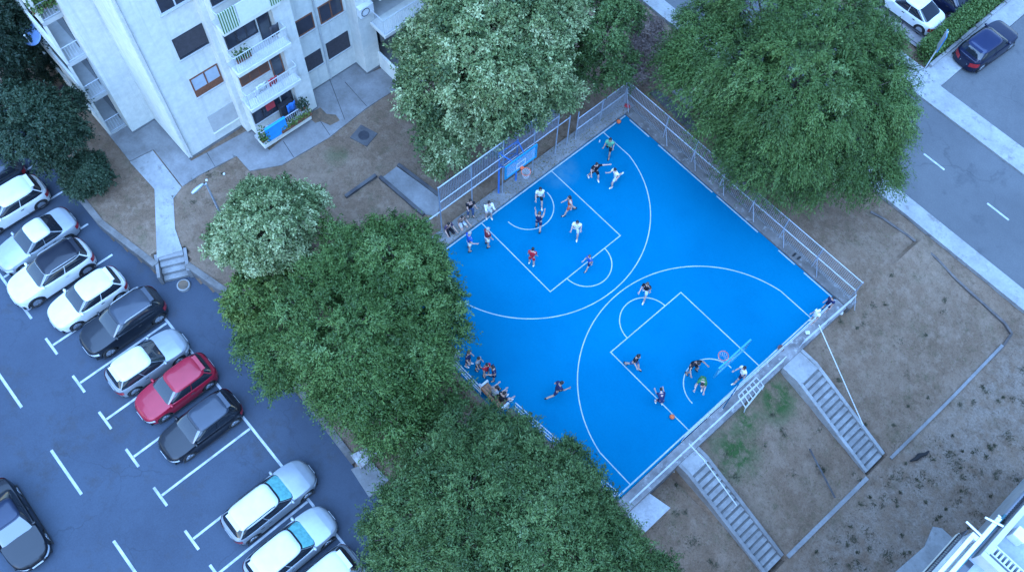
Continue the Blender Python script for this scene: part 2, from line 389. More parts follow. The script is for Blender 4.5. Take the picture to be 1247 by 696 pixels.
wp = px_poly([(158, 197), (186, 183), (221, 228), (211, 241), (213, 278), (222, 304), (191, 314), (188, 230)])
tag(MB().prism(wp, -.3, -.012).build('path', M['conc_l']), kind='structure')
# damp stain on the apron below the balconies
st = [at(x, y)[:2] for x, y in ((381, 136), (390, 131), (398, 139), (409, 140), (414, 147), (402, 153), (391, 148), (384, 150), (378, 145))]
tag(MB().sheet([tuple(q) for q in st], .019).build('damp_stain', M['litter']), kind='structure')
# sunken slab with low edge walls NW of the court
sl = px_poly([(466, 216), (483, 203), (536, 241), (533, 264), (518, 261)])
tag(MB().prism(sl, -.3, .02).build('path', M['conc']), kind='structure')
L = MB()
for a, b_ in (((463, 216), (516, 262)), ((485, 201), (534, 238)), ((421, 240), (458, 214))):
    p0, p1 = at(*a), at(*b_); d = p1-p0; n = np.array((-d[1], d[0], 0))/np.linalg.norm(d)*.09
    L.prism([tuple((p0+n)[:2]), tuple((p1+n)[:2]), tuple((p1-n)[:2]), tuple((p0-n)[:2])], -.3, .13)
tag(L.build('kerb', M['conc_d']), kind='structure')
# dark drainage strip beyond the NE fence
dr = px_poly([(790, 114), (800, 110), (838, 137), (850, 160), (838, 160)], -.2)
tag(MB().prism(dr, -.6, -.1).build('drain_cover', M['conc_d']), kind='structure')
dr = px_poly([(818, 112), (838, 108), (852, 128), (840, 134)], -.2)
tag(MB().prism(dr, -.6, -.07).build('path', M['conc']), kind='structure')
# concrete landing at the car park's lower end
q = px_poly([(428, 572), (452, 562), (474, 585), (450, 606)], ZP)
tag(MB().prism(q, ZP-.2, ZP+.17).build('path', M['conc']), kind='structure')
q = px_poly([(428, 556), (458, 541), (466, 549), (440, 572)], ZP)
tag(MB().prism(q, ZP-.2, ZP+.3).build('rubble_slab', dirty('chalky_slab', (.5, .5, .5), (.25, .2, .18), 2, 10)), kind='structure')
q = px_poly([(1085, 700), (1125, 665), (1135, 641), (1146, 643), (1160, 656), (1200, 700), (1200, 760), (1060, 760)], -2.3)
tag(MB().prism(q, -2.6, -2.2).build('path', M['conc_l']), kind='structure')

# ------------------------------------------------------------------ court
cp_ = [(-.02, -8.05), (-.02, 8.05), (14.9, 8.05), (14.93, -7.25), (8.5, -7.95), (8.5, -8.6), (3.0, -8.75), (-.02, -8.75)]
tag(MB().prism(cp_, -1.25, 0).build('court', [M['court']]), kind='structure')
L = MB(); z0 = .004
def strip(a, b_, w=.05, z=z0):
    a = np.array(a, float); b_ = np.array(b_, float); d = b_-a; n = np.array((-d[1], d[0]))/np.linalg.norm(d)*w/2
    L.sheet([tuple(a+n), tuple(b_+n), tuple(b_-n), tuple(a-n)], z)
def arc(c, r, t0, t1, w=.05, z=z0, n=48):
    P = [[(c[0]+(r+e)*math.cos(t0+(t1-t0)*i/n), c[1]+(r+e)*math.sin(t0+(t1-t0)*i/n), z) for e in (-w/2, w/2)] for i in range(n+1)]
    L.grid(P, flip=False) if t1 < t0 else L.grid(P, flip=True)
DK, RF, RA, CC, SV, NC, LC = 5.28, 1.317, 6.40, .89, 6.295, 1.36, 14.864
for sgn, u0 in ((1, 0.), (-1, LC)):
    X = lambda u: u0+sgn*u
    strip((X(.03), -2.45), (X(DK), -2.45)); strip((X(.03), 2.45), (X(DK), 2.45), z=.0045)
    strip((X(DK), -2.48), (X(DK), 2.48), z=.0055)
    base = 0 if sgn > 0 else math.pi
    arc((X(DK), 0), RF, base-math.pi/2, base+math.pi/2, z=.0065)
    arc((X(CC), 0), NC, base-math.pi/2, base+math.pi/2, z=.0045)
    th = math.asin(SV/RA); arc((X(CC), 0), RA, base-th, base+th, z=.0045, n=72)
    xe = CC+RA*math.cos(th)
    strip((X(.03), SV), (X(xe), SV), z=.0058); strip((X(.03), -SV), (X(xe), -SV), z=.0058)
strip((.05, -8.6), (.05, 8.0), .07, .0075); strip((14.8, -7.15), (14.8, 7.9), .07, .0075)
for a, b_ in ((.4, 1.9), (2.6, 6.6), (6.9, 9.8), (11.2, 12.3), (12.9, 14.7)): strip((a, 7.98), (b_, 7.98), .06, .005)
tag(L.build('court_markings', M['court_line']), kind='structure')
# raised concrete margin round the court
L = MB(); L.bb(-.95, -.035, -8.7, 8.8, -.4, .16); tag(L.build('kerb', M['conc'], bevel=.02), kind='structure')
L = MB(); L.bb(-.03, 15.75, 8.07, 8.72, -.6, .10); tag(L.build('kerb', dirty('earthy_margin', (.20, .18, .17), (.10, .088, .08), 1.0, 7, col3=(.3, .3, .3)), bevel=.02), kind='structure')
L = MB(); L.bb(14.95, 15.6, -7.3, 8.06, -1.9, .06); tag(L.build('retaining_wall', dirty('weathered_wall_top', (.28, .27, .27), (.13, .12, .12), 1.1, 6, col3=(.38, .38, .38)), bevel=.02), 'pale concrete retaining wall under the railing by the two stairways', 'wall')
L = MB(); L.prism([(0, -8.76), (3.0, -8.76), (8.52, -8.61), (8.52, -8.86), (3.0, -9.02), (0, -9.02)], -1.5, .08)
L.prism([(8.53, -7.96), (14.93, -7.26), (15.0, -7.5), (8.53, -8.22)], -1.5, .08)
tag(L.build('retaining_wall', dirty('brown_stained_concrete', (.20, .16, .13), (.12, .09, .075), 1, 7)), 'brown stained retaining wall beneath the court benches and side railing', 'wall')

# ------------------------------------------------------------------ stairs
bandm = dirty('step_band', (.15, .145, .14), (.10, .095, .09), 2, 9)  # darker band along the inner edge of every tread
def stairs(name, label, v0, v1, u0, land, n, tread, ztop, rise, mat, wallm):
    root = thing(name, label, 'stairs', (u0, (v0+v1)/2, ztop-n*rise), group='stairways down from the court')
    s = MB(); s.bb(u0, u0+land, v0, v1, ztop-1.2, ztop); s.build('landing', M['conc_l'], root)
    for i in range(n):
        a = u0+land+i*tread; zt = ztop-(i+1)*rise
        MB().bb(a+.03, a+tread+.029, v0, v1, zt-.35, zt-.045, 1).bb(a+.002, a+tread+.012, v0, v1, zt-.044, zt, 0).bb(a+.035, a+.12, v0+.01, v1-.01, zt+.001, zt+.012, 2).build('step', [mat, M['conc_d'], bandm], root)
    for vv, w in ((v0-.17, .165), (v1+.005, .165)):
        e = u0+land+n*tread
        s = MB(); za, zb = ztop+.06, ztop-n*rise+.12
        P = [(u0, za), (u0+land*.8, za), (e, zb), (e, zb-.7), (u0+land*.8, za-1.3), (u0, za-1.3)]
        vs = [(x, vv, z) for x, z in P]+[(x, vv+w, z) for x, z in P]; k_ = len(P)
        s.add(vs, [tuple(range(k_)), tuple(range(2*k_-1, k_-1, -1))]+[(i, i+k_, (i+1) % k_+k_, (i+1) % k_) for i in range(k_)])
        s.build('side_wall', wallm, root)
    return root
stepm = dirty('worn_steps', (.29, .285, .28), (.18, .17, .165), 1.6, 10)
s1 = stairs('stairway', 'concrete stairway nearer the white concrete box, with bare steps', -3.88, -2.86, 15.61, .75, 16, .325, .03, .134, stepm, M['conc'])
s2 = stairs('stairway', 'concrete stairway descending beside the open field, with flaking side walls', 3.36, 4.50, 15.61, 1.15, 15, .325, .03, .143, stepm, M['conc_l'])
# handrails
hr = MB(); a = at(826, 541, 1.05); b_ = (19.2, -3.5, -.1)
def hrail(name, label, pts, posts):
    root = thing(name, label, 'handrail', (pts[0][0], pts[0][1], 0), group='stair handrails')
    MB().tube(pts, .024, 8).build('rail', M['rail_white'], root)
    for p, z in posts: MB().tube([(p[0], p[1], z), p], .02, 8).build('post', M['rail_white'], root)
hrail('handrail', 'thin white handrail down the steps nearest the concrete box', [(15.3, -3.3, 1.08), (16.3, -3.32, 1.0), (18.6, -3.36, .0)], [((16.3, -3.32, 1.0), 0), ((18.6, -3.36, .0), -.95)])
hrail('handrail', 'long thin pale handrail over the field side of the stairway', [tuple(at(997, 395, 1.1)), tuple(at(1020, 447, .35)), tuple(at(1051, 517, -.75))], [(tuple(at(1051, 517, -.75)), -1.5)])
# steps up from the car park
root = thing('garden_steps', 'short flight of four concrete steps up from the car park', 'stairs', (-8.4, -15.6, ZP), 0)
ang = math.atan2(ST_D[1], ST_D[0])
for i in range(4):
    c = ST_T+ST_D*(.14+.30*i); zt = -.06-.185*(i)
    MB().box((c[0], c[1], (zt-1.1)/2), (.30, 1.22, zt+1.1), ang).build('step', stepm, root, bevel=.012)
for sg in (-1, 1):
    c = ST_T+ST_D*.6+ST_N*sg*.72
    MB().box((c[0], c[1], -.5), (1.35, .16, .9), ang).build('side_wall', M['conc'], root)
c = at(222, 345, ZP+.3)
pt = thing('round_planter', 'round concrete planter filled with soil at the foot of the steps', 'planter', (c[0], c[1], ZP))
MB().tube([(c[0], c[1], ZP-.05), (c[0], c[1], ZP+.16)], [.34, .33], 20).build('bowl', M['conc_l'], pt, bevel=.02)
MB().tube([(c[0], c[1], ZP+.15), (c[0], c[1], ZP+.185)], .26, 18).build('soil', M['litter'], pt)
# plot boundary kerbs on the slope
L = MB()
def wall_run(pts, w, h, mb):
    for p0, p1 in zip(pts[:-1], pts[1:]):
        p0 = np.array(p0, float); p1 = np.array(p1, float); d = (p1-p0)[:2]; n = np.array((-d[1], d[0]))/np.linalg.norm(d)*w/2
        vs = []
        for p in (p0, p1):
            for e in (-1, 1):
                for zz in (p[2]-.6, p[2]+h): vs.append((p[0]+n[0]*e, p[1]+n[1]*e, zz))
        mb.add(vs, [(0, 1, 3, 2), (4, 6, 7, 5), (0, 4, 5, 1), (2, 3, 7, 6), (1, 5, 7, 3), (0, 2, 6, 4)])
wall_run([(21.75, -2.6, -2.2), (21.85, 3.1, -2.2)], .20, .12, L)
tag(L.build('kerb', M['conc']), 'straight concrete kerb between the feet of the two stairways', 'kerb')
L = MB(); wall_run([(22.0, 4.75, -2.2), (22.1, 9.5, -2.2), (22.1, 13.9, -2.2)], .15, .07, L)
tag(L.build('kerb', M['conc']), 'worn kerb along the foot of the dry field', 'kerb')
L = MB(); P_ = [at(x, y, z) for x, y, z in ((1060, 258, -.75), (1075, 266, -.8), (1105, 290, -1.0), (1135, 318, -1.2), (1160, 344, -1.5), (1190, 372, -1.85), (1218, 398, -2.1), (1227, 410, -2.2), (1222, 421, -2.2), (1205, 438, -2.25))]
P_ = [(q[0], q[1], max(q[2]-.1, H(q[0], q[1]))) for q in P_]; wall_run(P_, .13, .07, L)
tag(L.build('kerb', dirty('earthy_edging', (.17, .14, .125), (.09, .075, .07), 1.5, 8)), 'dark stone edging of the dry field beside the road', 'kerb')
# white concrete box
bx = px_poly([(754, 618), (785, 597), (815, 618), (786, 646)], -.55)
o = thing('concrete_box', 'white topped concrete box below the court corner', 'box', (*np.mean(bx, 0), -1.45))
MB().prism(bx, -1.5, -.62).build('body', M['conc'], o)
cx_ = np.mean(bx, 0); MB().prism([tuple(cx_+(np.array(q)-cx_)*1.05) for q in bx], -.615, -.52).build('lid', dirty('pale_lid', (.42, .43, .44), (.32, .32, .33), 1, 8), o, bevel=.015)

# ------------------------------------------------------------------ fences, railings
def mesh_panel(mb, p0, p1, z0, z1, sp=.10, r=.008, hs=.11):
    p0 = np.array(p0, float); p1 = np.array(p1, float); Ln = np.linalg.norm(p1-p0); n = max(2, int(Ln/sp))
    for i in range(1, n):
        q = p0+(p1-p0)*i/n; mb.tube([(q[0], q[1], z0), (q[0], q[1], z1)], r, 3, cap=False)
    k = max(1, int((z1-z0)/hs))
    for j in range(k+1):
        z = z0+(z1-z0)*j/k; mb.tube([(p0[0], p0[1], z), (p1[0], p1[1], z)], r*.8, 3, cap=False)
U0 = -.55
fr = thing('mesh_fence', 'tall grey steel mesh fence behind the hoop under the silver tree', 'fence', (U0, 0, .16))
ps = [-4.55, -2.55, -.5, 1.6, 3.25, 4.1]
for v in ps[:-1]: MB().tube([(U0, v, .15), (U0, v, 4.75)], .035, 8).build('post', M['galv'], fr)
MB().tube([(U0, 4.1, .15), (U0, 4.1, 2.75)], .035, 8).build('post', M['galv'], fr)
for z in (2.62, 3.45, 4.72): MB().tube([(U0, -4.55 if z > 2.7 else -5.9, z), (U0, 3.25 if z > 2.7 else 4.1, z)], .034, 8).build('rail', M['galv'], fr)
for a, b_ in zip(ps[:-2], ps[1:-1]):
    w_ = MB(); mesh_panel(w_, (U0, a), (U0, b_), 2.62, 4.72); w_.build('wire_mesh', M['galv'], fr)
MB().tube([(U0, -4.55, 2.62), (U0-.2, -5.2, 2.3), (U0-.9, -6.1, 1.9)], .022, 6).build('brace', M['galv'], fr)
fr = thing('mesh_fence', 'lower grey mesh fence running to the far corner of the court', 'fence', (U0, 6.5, .16))
for v in (4.75, 6.6, 8.45): MB().tube([(U0, v, .15), (U0, v, 2.5 if v < 6 else 1.95)], .035, 8).build('post', M['galv'], fr)
for z in (1.0, 1.92): MB().tube([(U0, 4.75, z), (U0, 8.45, z)], .03, 8).build('rail', M['galv'], fr)
for a, b_ in ((4.75, 6.6), (6.6, 8.45)):
    w_ = MB(); mesh_panel(w_, (U0, a), (U0, b_), .2, 1.92); w_.build('wire_mesh', M['galv'], fr)
V0 = 8.5
fr = thing('mesh_fence', 'waist high mesh fence with braced posts along the field side', 'fence', (7.5, V0, .1))
ps = [-.5, 2.45, 4.55, 6.6, 8.7, 10.75, 12.95, 15.4]
for i, u in enumerate(ps):
    MB().tube([(u, V0, .08), (u, V0, 1.95)], .036, 8).build('post', M['galv'], fr)
    MB().tube([(u+.02, V0-.02, 1.0), (u+.55, V0-.28, .1)], .022, 6).build('brace', M['galv'], fr)
for z in (1.03, 1.92): MB().tube([(-.5, V0, z), (15.4, V0, z)], .032 if z < 1.5 else .024, 8).build('rail', M['galv'], fr)
for a, b_ in zip(ps[:-1], ps[1:]):
    w_ = MB(); mesh_panel(w_, (a, V0), (b_, V0), .2, 1.92, .1, .0075); w_.build('wire_mesh', M['galv'], fr)
def railing(label, pts, zs, n, group=None, mid=None, name='railing'):
    p0, p1 = np.array(pts[0], float), np.array(pts[1], float); root = thing(name, label, 'railing', (*((p0+p1)/2), .0))
    for i in range(n+1):
        q = p0+(p1-p0)*i/n; MB().tube([(q[0], q[1], .0), (q[0], q[1], max(zs))], .02, 8).build('post', M['rail_white'], root)
    for z in zs: MB().tube([(p0[0], p0[1], z), (p1[0], p1[1], z)], .019, 8).build('rail', M['rail_white'], root)
    if mid:
        w_ = MB(); mesh_panel(w_, p0, p1, zs[0], zs[-1], mid, .006, .5); w_.build('wire_mesh', M['rail_white'], root)
    return root
railing('white tube railing on the court edge behind the lower hoop', [(14.93, -3.1), (15.03, 7.3)], (.55, 1.08), 6)
railing('outer white tube railing on the wall above the stairways', [(15.4, -7.15), (15.42, 3.3)], (.5, .95), 6)
railing('short outer white railing between the stairway and the corner', [(15.45, 4.6), (15.55, 8.35)], (.5, 1.0), 2)
railing('pale side railing near the tree with the first bench', [(5.2, -8.62), (7.1, -8.58)], (.25, .6, 1.05), 1, mid=.11)
railing('pale side railing beyond the seated pair on the bench', [(8.75, -7.88), (14.75, -7.25)], (.25, .6, 1.05), 4, mid=.11)

# ladder-like steel rack against the wall
P = lambda x, y, z: tuple(at(x, y, z))
rk = thing('steel_rack', 'white barred steel rack leaning against the court wall', 'rack', tuple(at(915, 480, -.8)))
a0, a1, c0, c1 = P(900, 473, .15), P(918, 459, .15), P(908, 484, .1), P(930, 468, .1)
a0 = P(899, 481, .35); a1 = P(921, 459, .35); c0 = P(908, 496, .05); c1 = P(930, 469, .05)
MB().bar(a0, a1, .05).build('top_rail', M['rail_white'], rk); MB().bar(c0, c1, .05).build('lower_rail', M['rail_white'], rk)
for i in range(6):
    f_ = i/5; q0 = np.array(a0)*(1-f_)+np.array(a1)*f_; q1 = np.array(c0)*(1-f_)+np.array(c1)*f_
    MB().bar(q0, q1, .04).build('bar', M['rail_white'], rk)
for q in (c0, c1): MB().bar(q, (q[0]+.12, q[1], -.95), .04).build('leg', M['rail_white'], rk)
MB().bar((c0[0]+.1, c0[1], -.6), (c1[0]+.1, c1[1], -.6), .035).build('brace', M['rail_white'], rk)

# ------------------------------------------------------------------ hoops
def hoop(label, loc, rz, light=False):
    h = thing('basketball_hoop', label, 'basketball hoop', loc, rz, 'basketball hoops on the court')
    B = lambda mb, n, m_, **k: mb.build(n, m_, h, local=True, **k)
    if light:
        B(MB().tube([(-1.0, .55, 0), (-.98, .55, 3.2)], .022, 8), 'post', M['court'])
        B(MB().tube([(-.98, .55, 3.15), (-.5, .3, 3.35), (-.03, .1, 3.3)], .014, 6), 'arm', M['court'])
    else:
        B(MB().bb(-1.12, -.72, -.75, .75, 0, .03), 'base_plate', M['blue_metal'])
        for y in (-.6, .6):
            B(MB().tube([(-.92, y, 0), (-.92, y, 3.75)], .05, 8), 'post', M['blue_metal'])
            B(MB().tube([(-.92, y, 3.7), (-.05, y*.55, 3.62)], .03, 6).tube([(-.92, y, 2.6), (-.05, y*.45, 3.1)], .03, 6), 'arm', M['blue_metal'])
        B(MB().tube([(-.92, -.6, 3.7), (-.92, .6, 3.7)], .035, 6).tube([(-.92, -.6, 2.6), (-.92, .6, 2.6)], .035, 6).tube([(-.92, -.6, 2.6), (-.92, .6, 3.7)], .022, 6).tube([(-.92, .6, 2.6), (-.92, -.6, 3.7)], .022, 6), 'brace', M['blue_metal'])
    f = MB(); f.bb(-.035, .035, -1.05, 1.05, 2.9, 3.0); f.bb(-.035, .035, -1.05, 1.05, 3.9, 4.0)
    f.bb(-.034, .034, -1.05, -.95, 3.0, 3.9); f.bb(-.034, .034, .95, 1.05, 3.0, 3.9)
    fr_ = B(f, 'backboard_frame', M['cyan_metal'])
    MB().bb(-.012, .012, -.949, .949, 3.001, 3.899).build('backboard_panel', M['board'], fr_, local=True)
    sq = MB(); sq.bb(.015, .022, -.30, .30, 3.06, 3.11); sq.bb(.015, .022, -.30, .30, 3.46, 3.51); sq.bb(.015, .0215, -.30, -.25, 3.11, 3.46); sq.bb(.015, .0215, .25, .30, 3.11, 3.46)
    sq.build('target_square', M['white'], fr_, local=True)
    r_ = B(MB().ring((.40, 0, 3.05), .23, .014, 26, 6).bb(.036, .17, -.09, .09, 3.0, 3.07), 'rim', M['orange'])
    nt = MB()
    for i in range(12):
        t0 = 2*math.pi*i/12
        for sg in (1, -1):
            pts = [(.40+rr*math.cos(t0+sg*k_*.26), rr*math.sin(t0+sg*k_*.26), 3.04-k_*.14) for k_, rr in enumerate((.225, .19, .16, .15))]
            nt.tube(pts, .007, 3, cap=False)
    nt.build('net', M['net'], r_, local=True)
    return h
hoop('blue framed basketball hoop in front of the tall mesh fence', (.25, -.05, 0), 0)
hoop('blue framed basketball hoop overhanging the court beside the stair railing', (14.1, .08, 0), math.pi, True)

# ------------------------------------------------------------------ benches
def bench(label, u0, u1, v, sgn=1):
    b_ = thing('bench', label, 'bench', ((u0+u1)/2, v, 0), group='benches along the side railing')
    for k_ in range(3): MB().bb(u0, u1, v-.02+.15*k_, v+.11+.15*k_, .42, .46).build('seat_slat', M['bench_wood'], b_)
    for k_ in range(2): MB().bb(u0, u1, v-.10, v-.06, .58+.17*k_, .70+.17*k_).build('back_slat', M['bench_wood'], b_)
    for u in (u0+.02, u1-.02):
        MB().bb(u-.05, u+.05, v-.06, v+.44, .34, .415).bb(u-.05, u+.05, v+.34, v+.44, 0, .34).bb(u-.05, u+.05, v-.055, v+.04, 0, .34).bb(u-.045, u+.045, v-.058, v-.01, .42, .95).bb(u-.05, u+.05, v-.01, v+.44, .60, .66).bb(u-.045, u+.045, v+.38, v+.44, .47, .595).build('end_frame', M['rail_white'], b_)
bench('slatted wooden bench half hidden under the big green tree', 3.3, 5.0, -8.5)
bench('slatted wooden bench with two people sitting on it', 6.95, 8.45, -8.45)

# ------------------------------------------------------------------ apartment building
ab = thing('apartment_building', 'white rendered apartment block with stacked balconies and brown windows', 'building', (-17, -3, 0))
PLAN = [(-30, -12.95), (-16.35, -12.95), (-16.35, -11.6), (-12.96, -11.6), (-12.96, -8.3), (-12.35, -8.3), (-12.35, -8.05), (-11.65, -8.05),
        (-11.65, -5.5), (-11.3, -5.5), (-11.3, -4.5), (-12.4, -4.5), (-12.4, -1.0), (-11.4, -1.0), (-11.4, 0.0), (-12.62, 0.0), (-12.62, 5.2), (-11.4, 5.2), (-11.4, 9.0), (-30, 9.0)]
MB().prism(PLAN, .16, 17.2).build('wall', M['wall'], ab)
pl = [(u-.03 if i in (0, 1, 2) else u, v) for i, (u, v) in enumerate(PLAN)]
cu, cv = -20, -2
MB().prism([(u-(.03 if u > cu else -.03), v+(.03 if v < cv else -.03)) for u, v in PLAN], -.4, .158).build('plinth', M['plinth'], ab)
rf = MB().bb(-29.9, -12.7, -12.6, 8.9, 17.21, 17.5).build('roof', M['conc_l'], ab)
MB().bb(-24, -20, -6, -2, 17.51, 19.6).build('stair_tower', M['wall'], rf)
def window(v0, v1, z0, z1, u, frame, paneM, panes=2, shutter=None, sill=True):
    w = MB(); e = .07; up = u+.035
    w.bb(u-.03, up, v0, v1, z0, z0+e); w.bb(u-.03, up, v0, v1, z1-e, z1)
    for k_ in range(panes+1):
        c = v0+e/2+(v1-v0-e)*k_/panes; w.bb(u-.03, up-.002, c-e/2, c+e/2, z0+e, z1-e)
    fo = w.build('window', frame, ab)
    for k_ in range(panes):
        a = v0+e+(v1-v0-e)*k_/panes; b_ = v0+(v1-v0-e)*(k_+1)/panes
        MB().bb(u-.02, u+.012, a, b_, z0+e, z1-e).build('pane', paneM[k_ % len(paneM)], fo)
    if sill: MB().bb(u-.02, u+.10, v0-.05, v1+.05, z0-.06, z0-.004).build('sill', M['wall_b'], fo)
    if shutter: MB().bb(u+.036, u+.05, v0+.04, v1-.04, z0+(z1-z0)*shutter, z1-.03).build('shutter', M['shutter'], fo)
    return fo
curt = plain('pale_net_curtain', (.34, .40, .46), .5, var=.1, scale=4)
MB().bb(-12.99, -12.93, -9.84, -8.3, .85, 2.2).build('bricked_window', M['wall_b'], ab)
MB().bb(-12.99, -12.86, -9.88, -8.26, .79, .845).build('sill', M['wall'], ab)
wf = window(-9.92, -8.34, 3.85, 5.2, -12.96, M['wood'], [curt]); MB().bb(-12.96, -12.915, -9.86, -8.4, 3.92, 4.3).build('wood_panel', M['wood'], wf)
window(-9.92, -8.32, 6.65, 8.0, -12.96, M['dark_metal'], [M['pane']], 2, .12)
for z in (9.6, 12.4, 15.1): window(-9.92, -8.32, z, z+1.4, -12.96, M['rail_white'], [M['pane']])
for z, fm, pm in ((1.68, M['dark_metal'], M['pane']), (4.38, M['wood'], M['pane']), (7.2, M['wood'], curt), (10, M['wood'], M['pane']), (12.8, M['wood'], M['pane'])):
    sh = .08 if z < 2 else (.15 if z < 5 else None)
    window(-4.08, -2.98, z, z+1.1, -12.4, fm, [pm], 1, .05 if z < 2 else None)
    window(-2.62, -1.18, z-.06, z+1.15, -12.4, fm, [pm], 2, .05 if z < 2 else None)
MB().tube([(-12.33, -2.8, .25), (-12.33, -2.8, 17)], .05, 8).build('downpipe', M['wall_b'], ab)
MB().tube([(-12.9, -11.45, .2), (-12.9, -11.45, 17)], .045, 8).build('downpipe', M['wall_b'], ab)
ac = MB().bb(-11.4, -11.08, -.98, -.12, 4.6, 5.25).build('air_conditioner', M['white'], ab, bevel=.02)
MB().ring((-11.07, -.66, 4.92), .24, .02, 20, 5, axis='x').build('fan_guard', M['dark_metal'], ac)
ac = MB().bb(-11.4, -11.08, -.98, -.12, 7.5, 8.15).build('air_conditioner', M['white'], ab, bevel=.02)
MB().ring((-11.07, -.66, 7.82), .24, .02, 20, 5, axis='x').build('fan_guard', M['dark_metal'], ac)
def baluster(mb, p0, p1, z0, z1, sp=.115, r=.011):
    p0 = np.array(p0, float); p1 = np.array(p1, float); n = max(1, int(np.linalg.norm(p1-p0)/sp))
    for i in range(n+1):
        q = p0+(p1-p0)*i/n; mb.tube([(q[0], q[1], z0), (q[0], q[1], z1)], r, 4, cap=False)
    for z in (z0+.02, z1): mb.tube([(p0[0], p0[1], z), (p1[0], p1[1], z)], .022, 6)
def balcony(v0, v1, uw, uo, zb, th=.24, rail=True, door=(.62, .95)):
    s = MB().bb(uw+.002, uo, v0, v1, zb, zb+th).build('balcony', M['wall'], ab, bevel=.015)
    zf = zb+th
    if rail:
        r_ = MB()
        baluster(r_, (uo-.05, v0+.04), (uo-.05, v1-.04), zf+.06, zf+1.05); baluster(r_, (uw+.1, v0+.04), (uo-.05, v0+.04), zf+.06, zf+1.05); baluster(r_, (uw+.1, v1-.04), (uo-.05, v1-.04), zf+.06, zf+1.05)
        r_.build('balcony_railing', M['rail_white'], s)
    return s
for i, zb in enumerate((.34, 3.38, 6.1, 8.93, 11.73, 14.5)):
    s = balcony(-8.28, -5.24, -11.29, -10.7, zb)
    zf = zb+.24; fm = M['wood'] if i == 1 else M['dark_metal']
    MB().bb(-11.64, -11.295, -8.28, -5.51, zb, zf-.01).build('floor_slab', M['wall_b'], s)
    window(-8.0, -6.3, zf+.72, zf+2.25, -11.65, fm, [M['pane'] if i != 1 else M['warm_pane']], 3)
    window(-6.22, -5.56, zf+.02, zf+2.25, -11.65, fm, [M['pane']], 1, sill=False)
for i, zb in enumerate((3.48, 6.25, 9.05, 11.85, 14.6)):
    s = balcony(-.32, 5.3, -11.38, -10.1, zb, door=None)
    MB().bb(-12.6, -11.385, .03, 5.18, zb, zb+.23).build('floor_slab', M['wall_b'], s)
    window(.15, 1.0, zb+.27, zb+2.5, -12.62, M['dark_metal'], [M['pane']], 1, sill=False)
    window(1.2, 4.4, zb+1.15, zb+2.5, -12.62, M['wood'], [M['pane']], 3)
window(.1, .9, .2, 2.3, -12.62, M['dark_metal'], [M['pane']], 1, sill=False); window(1.1, 4.4, 1.0, 2.4, -12.62, M['dark_metal'], [M['pane']], 3)
MB().bb(-12.6, -9.9, .0, 5.2, .02, .18).build('porch_floor', M['conc'], ab)
MB().bb(-11.39, -9.75, -.13, .0, .0, 1.2).bb(-9.9, -9.75, .002, 5.2, .0, 1.2).build('porch_wall', M['wall'], ab)
# balcony dressing: each hanging thing is its own object
def leaf_tuft(mb_pts, n, rad, size, mat, name, parent=None, label=None, cat=None, group=None, squash=1.0):
    pass
tag(MB().bb(-10.66, -10.60, -8.0, -6.75, .8, 1.9).bb(-10.66, -10.5, -8.0, -6.75, 1.902, 1.92).build('laundry', M['cloth_blue'], bevel=.01), 'bright blue cloth hung over the lowest balcony railing', 'cloth')
tag(MB().bb(-11.56, -11.45, -7.2, -6.7, 1.9, 2.3).build('laundry', M['cloth_red'], bevel=.01), 'red cloth hanging at the back of the lowest balcony', 'cloth')
tag(MB().bb(-11.5, -11.2, -6.6, -5.8, .6, 1.9).build('wardrobe', M['dark_metal'], bevel=.02), 'dark cabinet standing on the lowest balcony', 'cabinet')
tag(MB().bb(-10.73, -10.69, -7.35, -5.75, 9.15, 10.3).build('balcony_screen', M['white']), 'white privacy sheet across the third balcony railing', 'screen')
m, t, b = new_mat('striped_reed_screen'); wv = N(t, 'ShaderNodeTexWave', wave_type='BANDS', bands_direction='Y'); wv.inputs['Scale'].default_value = 2.6; wv.inputs['Distortion'].default_value = .6
t.links.new(pos_out(t), wv.inputs['Vector']); t.links.new(ramp(t, wv.outputs['Fac'], [(.35, (.05, .12, .03)), (.6, (.5, .55, .45))]), b.inputs['Base Color']); M['reed'] = m
for v0, lab in ((-8.25, 'striped green reed screen beside the white sheet, on its left'), (-5.74, 'striped green reed screen beside the white sheet, on its right')):
    tag(MB().bb(-10.74, -10.68, v0, v0+.85 if v0 < -7 else v0+1.0, 9.1, 10.3).build('reed_screen', M['reed']), lab, 'screen', 'reed screens on the balcony')
for u_, v_, z_, w_, h_, mt_, lab in ((-10.9, -6.9, 4.15, .5, .55, 'cloth_red', 'small red towel on the airer of the second balcony'), (-10.95, -7.6, 4.1, .6, .6, 'white', 'white towel drying on the left of the second balcony'),
        (-11.0, -6.0, 7.0, .5, .7, 'shutter', 'dark garment drying on the right of the third balcony'), (-11.1, -6.3, 1.2, .55, .8, 'blue_metal', 'dark blue garment hanging beside the dark cabinet'), (-11.0, -7.9, 1.0, .35, .6, 'rail_white', 'pale washing basket left of the blue cloth')):
    q = MB(); q.grid([[(u_+.03*math.sin(i*1.9)+.02*j, v_+w_*i/6, z_+h_*j/3) for i in range(7)] for j in range(4)])
    lo_ = q.build('laundry', M[mt_], smooth=True); lo_.modifiers.new('solid', 'SOLIDIFY').thickness = .02; tag(lo_, lab, 'laundry')
